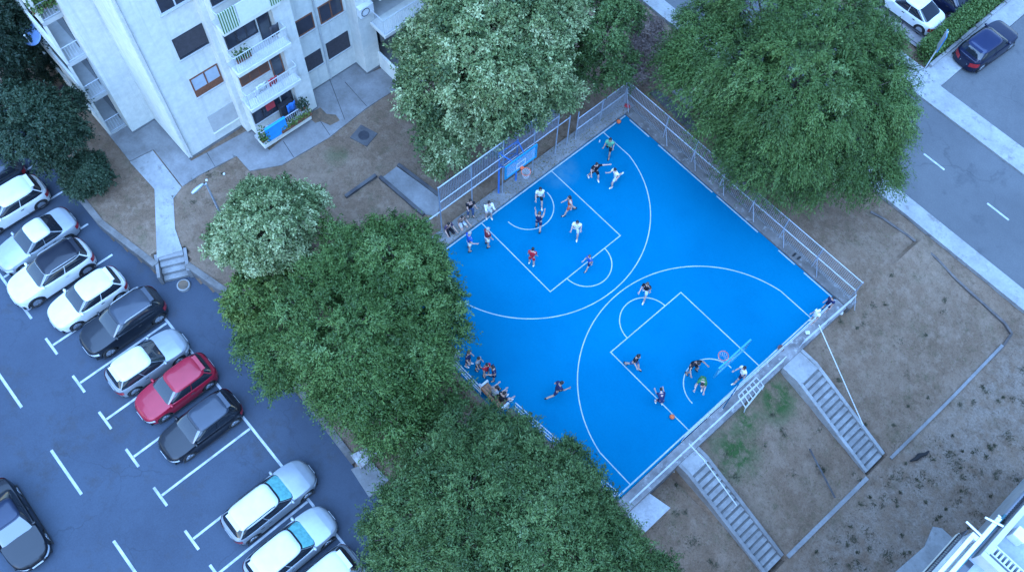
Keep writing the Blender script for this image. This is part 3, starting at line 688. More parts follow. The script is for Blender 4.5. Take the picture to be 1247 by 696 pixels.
for zz in (.95, 4.0):
    dr_ = thing('drying_rack', 'folding metal airer standing on the %s balcony' % ('lowest' if zz < 2 else 'second'), 'drying rack', (-11.0, -7.0, zz-.4))
    for k_ in range(6): MB().tube([(-11.25+k_*.09, -7.7, zz+.2), (-11.25+k_*.09, -6.2, zz+.2)], .008, 4).build('wire', M['galv'], dr_)
    for v_ in (-7.7, -6.2): MB().tube([(-11.25, v_, zz-.36), (-10.8, v_, zz+.2)], .012, 5).tube([(-10.8, v_, zz-.36), (-11.25, v_, zz+.2)], .012, 5).build('frame', M['galv'], dr_)
o = thing('ceiling_lamp', 'small lit warm lamp under the second balcony ceiling', 'lamp', (-11.3, -6.75, 6.02))
MB().ell((-11.3, -6.75, 6.02), (.09, .14, .06)).build('lamp_globe', M['lamp_glow'], o, smooth=True); MB().bb(-11.36, -11.24, -6.81, -6.69, 6.06, 6.10).build('lamp_base', M['white'], o)
# side loggias
for i, zb in enumerate((-.1, 2.72, 5.52, 8.35, 11.15, 13.95)):
    s = MB().bb(-23.5, -17.0, -13.95, -12.952, zb, zb+.24).build('loggia_floor', M['wall_b'], ab)
    zf = zb+.24
    MB().bb(-23.5, -17.0, -13.97, -13.85, zf, zf+1.0).build('parapet', M['wall'], s)
    MB().bb(-17.12, -17.0, -13.97, -13.83, zf+1.0, zb+2.8).build('loggia_post', M['wall'], s); MB().bb(-20.2, -20.05, -13.95, -13.85, zf+1.0, zb+2.8).build('loggia_post', M['wall'], s)
    r_ = MB(); baluster(r_, (-17.05, -13.82), (-17.05, -12.98), zf+.05, zf+.98, .12); r_.build('balcony_railing', M['rail_white'], s)
    window0 = MB().bb(-20.0, -17.5, -12.975, -12.94, zf+.05, zf+2.2).build('glazed_door', M['pane'], s)
sd = thing('satellite_dish', 'blue grey satellite dish on the building side', 'satellite dish', (-20.4, -14.4, 5.2))
D = MB(); Pd = []
ax = Vector((.5, -.55, .67)).normalized(); e1 = ax.orthogonal().normalized(); e2 = ax.cross(e1); c0 = Vector((-19.95, -14.35, 5.65))
for j in range(6):
    rr = .55*j/5+.001; Pd.append([tuple(c0+e1*rr*math.cos(2*math.pi*i/24)+e2*rr*math.sin(2*math.pi*i/24)+ax*(.35*rr*rr-.1)) for i in range(24)])
D.grid(Pd, closed=True); o = D.build('dish', plain('blue_grey_dish', (.12, .2, .36), .5), sd, smooth=True)
q = o.modifiers.new('solid', 'SOLIDIFY'); q.thickness = .02
MB().tube([tuple(c0-ax*.12), (-19.95, -13.98, 5.3)], .03, 6).build('bracket', M['galv'], sd)
MB().tube([tuple(c0-e2*.5), tuple(c0+ax*.5)], .012, 5).ell(tuple(c0+ax*.5), (.05, .05, .05)).build('feed_arm', M['rail_white'], sd)
o = thing('cellar_hatch', 'dark brown cellar hatches beside the white block', 'hatch', tuple(at(86, 115)))
for k_, (x, y, a, b_) in enumerate(((83, 107, .62, .85), (94, 123, .8, .95))):
    c = at(x, y); MB().bb(c[0]-a/2, c[0]+a/2, c[1]-b_/2, c[1]+b_/2, .0, .1).build('hatch_lid', plain('brown_hatch', (.06, .03, .035), .6), o)
# second building, lower right corner: open roof terrace with rails
tb = thing('terrace_building', 'pale terrace building with white rails cut by the corner of the photo', 'building', (27, -2, -2.3))
ZT = 12.45
MB().bb(26.9, 40, -14, 9, -2.4, ZT-.3).build('wall', M['wall_b'], tb)
fl = dirty('blue_grey_tiles', (.34, .37, .43), (.27, .29, .34), 1.2, 9)
MB().bb(24.45, 40, -14, 9, ZT-.29, ZT).build('terrace_floor', fl, tb)
MB().bb(23.86, 24.44, -14, -3.15, ZT-.45, ZT-.2).build('balcony_slab', M['wall'], tb)
MB().bb(24.0, 24.12, -14, -3.35, ZT+.43, ZT+.55).build('top_rail', M['white'], tb); MB().bb(24.23, 24.36, -14, -2.2, ZT+.43, ZT+.55).build('top_rail', M['white'], tb)
MB().bb(24.0, 24.22, -3.34, -3.18, ZT-.2, ZT+.54).build('rail_post', M['white'], tb)
MB().bb(24.37, 24.44, -14, -1.85, ZT-.1, ZT+.3).build('gutter', plain('teal_gutter', (.03, .12, .15), .5), tb)
r_ = MB(); baluster(r_, (23.88, -14), (23.88, -3.2), ZT-.2, ZT+.42, .1, .014); r_.build('balustrade', M['dark_metal'], tb)
r_ = MB(); baluster(r_, (24.5, -2.2), (24.5, 9), ZT-.1, ZT+.5, .1, .014); r_.build('balustrade', M['dark_metal'], tb)
MB().bb(24.55, 24.72, -3.42, 9, ZT, ZT+.6).build('parapet', M['wall_b'], tb)
MB().bb(24.55, 26.8, -3.62, -3.44, ZT, ZT+.62).build('parapet', M['wall_b'], tb)
r_ = MB()
for k_ in range(14): r_.bb(24.75+k_*.14, 24.81+k_*.14, -3.28, -2.98, ZT+.42, ZT+.46)
r_.bb(24.73, 26.7, -3.30, -3.26, ZT, ZT+.5); r_.bb(24.73, 26.7, -3.0, -2.96, ZT, ZT+.5); r_.build('slatted_rail', M['rail_white'], tb)
MB().tube([(23.67, -3.09, ZT+.55), (24.25, -3.1, ZT+.55)], .035, 8).tube([(24.2, -2.2, ZT+.58), (24.3, -2.2, ZT+.58)], .03, 8).build('pipe', M['white'], tb)
MB().tube([(23.97, -2.57, ZT+.6), (24.5, -2.38, ZT+.6)], .035, 8).build('pipe', M['white'], tb)
MB().bb(24.85, 25.25, -2.28, -1.9, ZT+.01, ZT+.5).build('vent_box', M['white'], tb, bevel=.02)
MB().bb(24.46, 24.7, -13, -3.7, ZT+.002, ZT+.012).build('deck_strip', M['pane'], tb)

# ------------------------------------------------------------------ street furniture, bits
lp = thing('street_lamp', 'grey street lamp beside the silver leaved round tree', 'street lamp', (-6.89, -12.71, -.1))
MB().tube([(-6.89, -12.71, -.1), (-6.89, -12.71, 5.9)], [.075, .045], 10).build('pole', M['galv'], lp)
d = (at(240, 233, 6)-at(253, 222, 6)); d = d/np.linalg.norm(d)
MB().tube([(-6.89, -12.71, 5.85), tuple(np.array((-6.89, -12.71, 6.0))+d*.25)], .03, 8).build('arm', M['galv'], lp)
q = np.array((-6.89, -12.71, 6.02)); MB().tube([tuple(q+d*.12), tuple(q+d*.3), tuple(q+d*.6), tuple(q+d*.78)], [.05, .085, .10, .05], 10).build('lamp_head', M['galv'], lp, smooth=True)
MB().ell(tuple(q-d*.1+np.array((0, 0, .05))), (.06, .06, .04)).build('sensor_cap', M['rail_white'], lp, smooth=True)
c = at(443, 165); mh = thing('manhole', 'round iron manhole cover set in a worn concrete square', 'manhole cover', (c[0], c[1], 0))
MB().box((c[0], c[1], -.02), (1.1, 1.0, .06), .3).build('surround', M['conc_d'], mh); MB().tube([(c[0], c[1], 0), (c[0], c[1], .025)], .3, 24).build('cover', M['dark_metal'], mh)
sg = thing('road_sign', 'blue road sign on a white post by the hedge', 'sign', (8.63, 24.4, ZR))
MB().tube([(8.63, 24.4, ZR), (8.63, 24.4, 2.1)], .035, 8).build('post', M['rail_white'], sg)
o = MB().box((8.63, 24.4, 1.35), (.03, .62, 1.25), R(30)).build('sign_face', M['sign_blue'], sg)
MB().box((8.60, 24.38, 1.35), (.012, .64, 1.27), R(30)).build('sign_back', M['galv'], sg)
lowal = thing('kerb_wall', 'low white edging wall in front of the clipped hedge', 'wall', (8.7, 27, ZR))
for k_ in range(7): MB().bb(8.66, 8.86, 24.6+k_*1.5, 26.0+k_*1.5, ZR-.1, ZR+.32).build('coping_block', M['conc_l'], lowal)
fn = thing('metal_fence', 'dark metal fence at the edge of the white car parking lot', 'fence', (4, 25.2, ZR))
for k_ in range(8): MB().tube([(-4+k_*1.65, 25.2, ZR), (-4+k_*1.65, 25.2, ZR+1.15)], .03, 6).build('post', M['dark_metal'], fn)
for z in (.35, 1.05): MB().tube([(-4, 25.2, ZR+z), (7.55, 25.2, ZR+z)], .022, 6).build('rail', M['dark_metal'], fn)
def rod(name, label, cat, pts, r, mat):
    o = MB().tube(pts, r, 6).build(name, mat); return tag(o, label, cat)
a, b_ = at(985, 547, -1.2), at(1016, 606, -2.0)
rod('wooden_pole', 'long thin pole lying on the grass between the two stairways', 'pole', [tuple(a+np.array((0, 0, .12))), tuple(b_+np.array((0, 0, .1)))], .05, M['conc_d'])
a, b_ = at(1108, 561, -2.15), at(1131, 549, -2.15)
rod('log', 'dark charred log lying on the bare soil', 'log', [tuple(a), tuple(a*.75+b_*.25+np.array((.05, .04, .03))), tuple((a+b_)/2+np.array((-.03, .0, .05))), tuple(a*.25+b_*.75+np.array((.06, .03, .02))), tuple(b_)], [.03, .10, .13, .08, .05], plain('charred_wood', (.02, .018, .018), .9))
def crumple(name, label, cat, px, py, z, r, mat, group=None):
    c = at(px, py, z); mb = MB()
    mb.ell((c[0], c[1], c[2]+r*.4), (r, r*.8, r*.5), 8, 6)
    mb.v = [(x+random.uniform(-.25, .25)*r, y+random.uniform(-.25, .25)*r, max(c[2], zz+random.uniform(-.2, .2)*r)) for x, y, zz in mb.v]
    return tag(mb.build(name, mat), label, cat, group)
crumple('plastic_bag', 'larger white plastic bag on the grass near the steel rack', 'bag', 902, 518, -.85, .2, M['white'])
crumple('plastic_bag', 'small white plastic scrap beside the bag near the steel rack', 'bag', 910, 515, -.75, .13, M['white'])
crumple('plastic_bag', 'white plastic scrap on bare earth by the street lamp', 'bag', 273, 212, 0, .07, M['white'])
crumple('plastic_bag', 'crumpled white bag hooked on the wall below the railing corner', 'bag', 983, 405, .1, .13, M['white'])
crumple('plastic_bag', 'pale rag on the field just outside the court corner', 'bag', 1024, 381, -.2, .12, M['white'])
crumple('plastic_bag', 'white rag at the bottom of the wall near the box', 'bag', 820, 570, -.9, .17, M['white'])
crumple('backpack', 'brown backpack left on the wall beside the railing', 'backpack', 951, 424, .06, .17, plain('brown_canvas', (.13, .06, .05), .8))
crumple('backpack', 'small red bag in the far corner of the fence', 'backpack', 764, 130, .16, .17, M['cloth_red'])
for (x, y, lab) in ((753.5, 148, 'orange basketball lying in the far corner of the court'), (818.5, 507, 'orange basketball lying on the key line')):
    c = at(x, y, .12); bl = thing('basketball', lab, 'ball', (c[0], c[1], 0), 0, 'basketballs on the court')
    MB().ell((c[0], c[1], .123), (.122, .122, .122), 16, 10).build('ball_shell', M['ball'], bl, smooth=True)
    MB().ring((c[0], c[1], .123), .1215, .004, 20, 4).ring((c[0], c[1], .123), .1215, .004, 20, 4, 'x').build('seam', M['black'], bl)
c = at(730, 173, 0); o = thing('water_bottle', 'clear white bottle standing near the far end line', 'bottle', (c[0], c[1], 0))
MB().tube([(c[0], c[1], 0), (c[0], c[1], .17), (c[0], c[1], .2)], [.035, .035, .015], 8).build('bottle_body', M['white'], o); MB().tube([(c[0], c[1], .2), (c[0], c[1], .23)], .018, 8).build('cap', M['sign_blue'], o)
for k_, (x, y) in enumerate(((967, 310.5), (972.5, 314.5))):
    c = at(x, y, .1); o = MB().ell((c[0], c[1], .15), (.06, .15, .06), 8, 5).build('shoe', M['black'], smooth=True)
    tag(o, 'black shoe left on the concrete margin below the mesh fence', 'shoe', 'pair of shoes on the court margin')

# ------------------------------------------------------------------ cars
def interp(x, xs, ys): return float(np.interp(x, xs, ys))
def make_car(label, loc, rz, paint, L_, W_, H_, kind='hatch', roofM=None, group=None, rails=False, sunshade=False, clad=False, tailM=None, name='parked_car'):
    bpil = None
    root = thing(name, label, 'car', loc, rz, group)
    a, b = L_/2, W_/2
    B = lambda mb, n, m_, par=root, smooth=True, **k: mb.build(n, m_, par, local=True, smooth=smooth, **k)
    zb = {'hatch': .94, 'suv': 1.06, 'sedan': .93, 'wagon': .95, 'coupe': .88}[kind]
    ra = .335 if kind != 'suv' else .365
    xw = (a-.83, -a+.72 if kind != 'sedan' else -a+.92)
    xc = {'hatch': a-1.12, 'suv': a-1.22, 'sedan': a-1.22, 'wagon': a-1.2, 'coupe': a-1.35}[kind]          # cowl
    xt = {'hatch': -a+.10, 'suv': -a+.10, 'sedan': -a+.72, 'wagon': -a+.08, 'coupe': -a+.45}[kind]
    xrf = xc-{'hatch': .72, 'suv': .70, 'sedan': .75, 'wagon': .75, 'coupe': .8}[kind]
    xrr = xt+{'hatch': .42, 'suv': .38, 'sedan': .62, 'wagon': .45, 'coupe': .95}[kind]
    bx = [-a, -a+.06, -a+.25, xt+.3, xc-.1, xc+.05, a-.45, a-.16, a-.03, a]
    bz = [zb-.22, zb-.08, zb-.02, zb, zb-.01, zb-.03, zb-.13, zb-.2, zb-.3, zb-.36]
    def belt(x): return interp(x, bx, bz)
    def yo(x):
        t_ = x/a; p, q = (6.5, 2.7) if t_ > 0 else (9, 3.0)
        return b*max(0., 1-abs(t_)**p)**(1/q)
    tt = np.linspace(-1, 1, 61); xs = [a*math.sin(x*math.pi/2*.999)**1 if abs(x) > .0 else 0. for x in tt]
    xs = sorted(set([round(q, 4) for q in xs]+[round(w+ra*1.16*math.cos(k_*math.pi/10), 4) for w in xw for k_ in range(11)]))
    ring = [(x, yo(x)) for x in xs]+[(x, -yo(x)) for x in xs[::-1]]
    def arch(x):
        z = .2
        for w in xw:
            d_ = abs(x-w)
            if d_ < ra*1.16: z = max(z, ra-.02+math.sqrt((ra*1.16)**2-d_*d_))
        return z
    rows = []
    for lv, inset in ((0, .975), (.36, 1.0), (.58, 1.0), (.75, .99), (.9, .975), (1., .93)):
        rw = []
        for x, y in ring:
            z0 = arch(x) if abs(y) > .5*b else .2; zt = belt(x); z = z0 if lv == 0 else max(z0+.02*lv*3, .2+(zt-.2)*lv)
            rw.append((x*(1-(1-inset)*.35), y*inset, min(z, zt)))
        rows.append(rw)
    for sc, dz in ((.80, .025), (.45, .045), (.0, .05)):
        rows.append([(x*.985, y*.93*sc, belt(x)+dz*(1-abs(x/a)**6)) for x, y in ring])
    mb = MB(); mb.grid(rows, closed=True, flip=False); B(mb, 'body', paint)
    B(MB().box((0, 0, .32), (L_*.93, W_*.80, .24)), 'underbody', M['black'], smooth=False)
    # cabin
    n = 6.0; zr = H_-.10
    def sup(th, A, Bw, e=n):
        c_, s_ = math.cos(th), math.sin(th); return (math.copysign(abs(c_)**(2/e), c_)*A, math.copysign(abs(s_)**(2/e), s_)*Bw)
    xb, ab_, wb = (xc+xt)/2, (xc-xt)/2, b*.915
    xr, ar, wr = (xrf+xrr)/2, (xrf-xrr)/2, b*.735
    def cab(th, h, off=0.):
        x0, y0 = sup(th, ab_+off, wb+off); x1, y1 = sup(th, ar+off, wr+off, 5.)
        bl = .03*math.sin(math.pi*h)
        x = (xb+x0)*(1-h)+(xr+x1)*h; y = y0*(1-h)+y1*h
        y += math.copysign(bl, y)*min(1, abs(y)/wr); x += math.copysign(bl*.8, math.cos(th))*abs(math.cos(th))
        zlo = belt(min(max(xb+x0, -a), a))-.03 if abs(x0) < ab_*2 else zb
        return (x, y, zlo*(1-h)+zr*h+off*.5)
    NT = 56; ths = [2*math.pi*i/NT for i in range(NT)]
    mb = MB(); mb.grid([[cab(t_, h) for t_ in ths] for h in (0, .15, .35, .55, .75, .9, 1.0)], closed=True, flip=False); B(mb, 'cabin', paint)
    mb = MB(); rr = [[cab(t_, h) for t_ in ths] for h in (.96, 1.0)]
    for sc, dz in ((.97, .03), (.90, .058), (.72, .082), (.4, .097), (.0, .1)):
        rr.append([(xr+(cab(t_, 1.)[0]-xr)*sc, cab(t_, 1.)[1]*sc, zr+dz) for t_ in ths])
    rr = [[(xr+(x-xr)*1.004, y*1.004, z+.003) for x, y, z in r0] for r0 in rr]
    mb.grid(rr, closed=True, flip=False); roof = B(mb, 'roof', roofM or paint)
    def patch(t0, t1, h0, h1, off, nt=16, nh=6):
        q = MB(); q.grid([[cab(R(t0+(t1-t0)*i/nt), h0+(h1-h0)*j/nh, off) for i in range(nt+1)] for j in range(nh+1)]); return q
    ws = B(patch(-40, 40, .10, .95, .008), 'windscreen', M['screen'])
    if sunshade: B(patch(-34, 34, .2, .86, .014), 'sun_shade', M['shade'], ws)
    B(patch(-46, 46, .0, .11, .010, 16, 2), 'scuttle', M['black'])
    B(patch(142, 218, .12 if kind in ('sedan', 'coupe') else .34, .93, .008), 'rear_window', M['glass'])
    for sg in (1, -1):
        for x0, x1 in ((.90, .06), (.02, -.88)):
            q = MB(); tx = [math.acos(math.copysign(abs(x0+(x1-x0)*i/14)**3, x0+(x1-x0)*i/14)) for i in range(15)]
            q.grid([[cab(sg*a_, .10+.82*j/5, .009) for a_ in tx] for j in range(6)], flip=(sg < 0)); B(q, 'side_window', M['glass'])
        mp = cab(sg*R(47), .12); B(MB().ell((mp[0]-.02, mp[1]+sg*.13, mp[2]+.05), (.075, .12, .07), 10, 6), 'wing_mirror', paint)
        if rails: B(MB().tube([(xrf-.25, sg*wr*.97, zr+.045), (xrf-.4, sg*wr*.97, zr+.11), (xrr+.3, sg*wr*.97, zr+.11), (xrr+.12, sg*wr*.97, zr+.045)], .022, 6), 'roof_rail', M['rim'] if kind == 'suv' else M['black'], roof)
        xm = (xrf+xrr)/2
        for x0, x1 in ((xm+.04, min(xc-.05, xw[0]-.42)), (max(xw[1]+.42, -a+.6), xm)):
            if x1-x0 < .35: continue
            q = MB(); P_ = [[(x0+(x1-x0)*i/6, sg*(yo(x0+(x1-x0)*i/6)*ins+.009), .3+(belt(x0)-.3)*lv) for i in range(7)] for lv, ins in ((0, 1.0), (.4, 1.0), (.8, .988), (.92, .975))]
            q.grid(P_, flip=(sg > 0)); dr_ = B(q, 'door', paint)
            B(MB().box((x0+.16, sg*(b*.985+.022), belt(x0)*.86), (.17, .03, .03)), 'door_handle', M['rim'] if clad else M['black'], dr_, smooth=False)
        B(MB().tube([(xw[0]+ra*1.1, sg*(b*.995), .24), (xw[1]-ra*1.1, sg*(b*.995), .24)], .045, 6), 'sill_trim', M['black'])
        # lamps follow the body corners
        for xa, xe, zl, zh, nm, mt in ((a-.40, a-.03, .58, .80, 'headlamp', M['lens']), (-a+.30, -a+.015, .55, .86, 'tail_lamp', tailM or M['tail'])):
            P_ = []
            for lv in (0, .5, 1.):
                rw = []
                for i in range(8):
                    x = xa+(xe-xa)*i/7; y = yo(x)*.985; z = belt(x)*(zl+(zh-zl)*lv)+.04
                    nx = math.copysign(.016, xe); rw.append((x+nx, sg*(y+.010), z))
                P_.append(rw)
            q = MB(); q.grid(P_, flip=((sg > 0) != (xe < 0))); B(q, nm, mt)
        if clad:
            for w in xw:
                q = MB(); q.tube([(w+ra*1.2*math.cos(k_*math.pi/8), sg*(yo(w)*.99), max(.22, ra-.02+ra*1.2*math.sin(k_*math.pi/8))) for k_ in range(9)], .045, 5); B(q, 'arch_trim', M['black'])
    for w in xw:
        for sg in (1, -1):
            y1 = sg*(yo(w)-.005); y0 = y1-sg*.2
            ty = MB(); ty.tube([(w, y0, ra), (w, y0+sg*.03, ra), (w, y1-sg*.03, ra), (w, y1, ra)], [ra*.92, ra, ra, ra*.90], 22); tyo = B(ty, 'wheel', M['tyre'], smooth=False)
            rm = MB(); rm.tube([(w, y1-sg*.02, ra), (w, y1+sg*.006, ra)], [ra*.66, ra*.64], 20)
            for k_ in range(5):
                an = 2*math.pi*k_/5+.3; rm.box((w+ra*.34*math.cos(an), y1+sg*.012, ra+ra*.34*math.sin(an)), (.05, .016, .05))
            B(rm, 'rim', M['rim'], tyo, smooth=False)
    fx = a*.985
    B(MB().box((fx+.004, 0, .40), (.06, W_*.5, .16)), 'grille', M['black'], smooth=False, bevel=.015)
    B(MB().box((fx+.045, 0, .42), (.012, .50, .11)), 'number_plate', M['plate'], smooth=False)
    B(MB().box((-fx-.02, 0, .56), (.012, .50, .11)), 'number_plate', M['plate'], smooth=False)
    if kind in ('hatch', 'suv', 'wagon'): B(MB().box((xrr-.02, 0, zr+.035), (.22, W_*.52, .03)), 'rear_spoiler', roofM or paint, smooth=False, bevel=.01)
    return root
M['shade'] = plain('cyan_sun_shade', (.10, .30, .29), .35, var=.25, scale=7)
PW = lambda n, c, mt=.1: car_paint(n, c, mt)
white_p = PW('white_car_paint', (.56, .56, .545), .0); white2 = PW('cream_white_car_paint', (.55, .56, .53), .0)
silver = PW('silver_car_paint', (.27, .29, .31), .35); silver2 = PW('pale_silver_car_paint', (.34, .36, .38), .3)
grey = PW('dark_grey_car_paint', (.013, .016, .022), .2); grey2 = PW('blue_grey_car_paint', (.032, .040, .056), .3); blk = PW('black_car_paint', (.008, .009, .013), .2)
red = PW('red_car_paint', (.30, .012, .03), .2); navy = PW('navy_car_paint', (.008, .012, .035), .3)
DN, UPV = -math.pi/2, math.pi/2
def put(px, py, z=ZP, dz=.72): c = at(px, py, z+dz); return (c[0], c[1], z)
GP = 'cars parked in the angled bays'
make_car('dark blue car nose cut by the left edge, beside the leafy dark tree', put(-22, 222), DN, grey2, 4.3, 1.78, 1.48, 'hatch', group=GP)
make_car('plain white hatchback topmost in the row, half out of frame', put(8, 249), DN, white_p, 4.1, 1.76, 1.47, 'hatch', group=GP)
make_car('white saloon with silver boot, parked above the black roofed car', put(43, 291), DN+R(1.5), silver2, 4.25, 1.70, 1.40, 'sedan', roofM=white_p, group=GP)
make_car('white crossover with a black roof and silver roof rails', put(61, 331), DN, white_p, 4.3, 1.78, 1.56, 'suv', roofM=PW('gloss_black_roof', (.008, .010, .018), .2), rails=True, clad=True, group=GP)
make_car('white three door hatchback between the black roofed and dark grey cars', put(105, 362), DN, white_p, 3.92, 1.70, 1.42, 'hatch', group=GP)
make_car('dark grey crossover with pale roof rails, above the silver hatchback', put(149, 391), DN, grey, 4.25, 1.76, 1.55, 'suv', roofM=grey2, rails=True, group=GP)
make_car('silver hatchback with a pale roof parked directly above the red car', put(179, 438), UPV+R(-1), silver, 3.95, 1.70, 1.43, 'hatch', roofM=white2, group=GP)
make_car('red hatchback in the middle of the parked row', put(213, 471), DN, red, 3.95, 1.70, 1.42, 'hatch', group=GP)
make_car('black hatchback with blue grey roof, parked below the red car', put(243, 517), DN, blk, 4.0, 1.72, 1.42, 'hatch', roofM=grey2, group=GP)
make_car('silver estate with cyan sun shade beside the empty bay', put(328, 608), UPV, silver, 4.45, 1.74, 1.42, 'wagon', roofM=white2, sunshade=True, rails=True, group=GP)
make_car('silver hatchback with cyan sun shade, lower of the two with shades', put(354, 665), UPV, silver2, 4.3, 1.73, 1.42, 'hatch', roofM=white2, sunshade=True, group=GP)
make_car('silver hatchback with white roof cut by the bottom edge', put(384, 716), DN, silver, 4.3, 1.76, 1.5, 'hatch', roofM=white2, group=GP)
make_car('black car driving along the lane at the lower left edge', put(13, 637), R(-1), blk, 4.4, 1.76, 1.40, 'sedan', roofM=PW('dark_blue_roof', (.012, .02, .045), .3), name='moving_car')
make_car('white coupe parked behind the dark metal fence', put(1108, 4, ZR+.02), math.pi, white_p, 4.5, 1.80, 1.42, 'coupe')
make_car('dark blue car barely visible behind the hedge at the top edge', put(1152, -8, ZR+.02), math.pi, navy, 4.4, 1.78, 1.45, 'sedan')
make_car('dark navy crossover standing alone on the asphalt across the road', put(1203, 53, ZR+.03), UPV+R(-4), navy, 4.2, 1.8, 1.55, 'suv', roofM=PW('navy_roof', (.012, .02, .06), .3))

# ------------------------------------------------------------------ people
SKINS = [plain('skin_light', (.48, .30, .23), .6, var=.06), plain('skin_tan', (.36, .21, .15), .6, var=.06)]
HAIRM = {'dark': plain('dark_hair', (.02, .015, .014), .6, var=.2), 'brown': plain('brown_hair', (.09, .055, .035), .6, var=.2), 'grey': plain('grey_hair', (.35, .34, .34), .6, var=.2)}
FAB = {}
def fab(c):
    pal = dict(black=(.014, .014, .02), navy=(.02, .025, .075), white=(.74, .75, .76), red=(.42, .02, .035), maroon=(.20, .035, .045), blue=(.02, .09, .42), green=(.04, .16, .06),
               mint=(.10, .34, .20), orange=(.48, .10, .055), brown=(.18, .11, .085), purple=(.075, .05, .09), grey=(.24, .25, .27), denim=(.06, .10, .2), pale=(.5, .54, .6), shoe_w=(.75, .76, .78), shoe_b=(.02, .02, .022))
    if c not in FAB: FAB[c] = fabric(c+'_fabric', pal[c])
    return FAB[c]
PEND = []
def skin_obj(name, verts, edges, radii, mat, parent, root=0, sub=1):
    me = bpy.data.meshes.new(name); me.from_pydata([tuple(v) for v in verts], edges, []); me.materials.append(mat)
    o = bpy.data.objects.new(name, me); COL.objects.link(o); o.parent = parent
    md = o.modifiers.new('skin', 'SKIN'); md.use_smooth_shade = True
    if not me.skin_vertices: bpy.context.view_layer.update()
    sv = me.skin_vertices[0].data
    for i, r in enumerate(radii): sv[i].radius = (r, r) if not hasattr(r, '__len__') else r; sv[i].use_root = (i == root)
    sb = o.modifiers.new('sub', 'SUBSURF'); sb.levels = sb.render_levels = sub
    PEND.append(o); return o
POSES = {
 'stand': dict(lean=3, hl=4, hr=-4, kl=2, kr=2, al=6, ar=4, el=16, er=20, ab=6),
 'akimbo': dict(lean=2, hl=3, hr=-5, kl=2, kr=3, al=-10, ar=-10, el=75, er=75, ab=32),
 'walk': dict(lean=5, hl=24, hr=-20, kl=8, kr=22, al=-16, ar=16, el=25, er=35, ab=6),
 'run': dict(lean=14, hl=42, hr=-28, kl=45, kr=60, al=-34, ar=30, el=90, er=90, ab=8),
 'jog': dict(lean=9, hl=28, hr=-20, kl=25, kr=45, al=-26, ar=24, el=80, er=80, ab=8),
 'defend': dict(lean=22, hl=42, hr=32, kl=60, kr=55, al=30, ar=30, el=40, er=40, ab=48, st=18),
 'reach': dict(lean=14, hl=22, hr=-18, kl=22, kr=14, al=95, ar=25, el=8, er=40, ab=18, st=8),
 'side': dict(lean=8, hl=20, hr=-12, kl=22, kr=12, al=10, ar=10, el=10, er=35, ab=80, st=14, abr=14),
 'arms_up': dict(lean=-3, hl=10, hr=-10, kl=5, kr=12, al=165, ar=158, el=20, er=25, ab=8),
 'bend': dict(lean=52, hl=38, hr=28, kl=42, kr=40, al=40, ar=46, el=45, er=40, ab=6, st=8),
 'hold': dict(lean=4, hl=4, hr=-3, kl=3, kr=3, al=28, ar=30, el=95, er=95, ab=6),
 'sit': dict(lean=14, hl=86, hr=82, kl=84, kr=76, al=35, ar=30, el=45, er=55, ab=12, st=7),
}
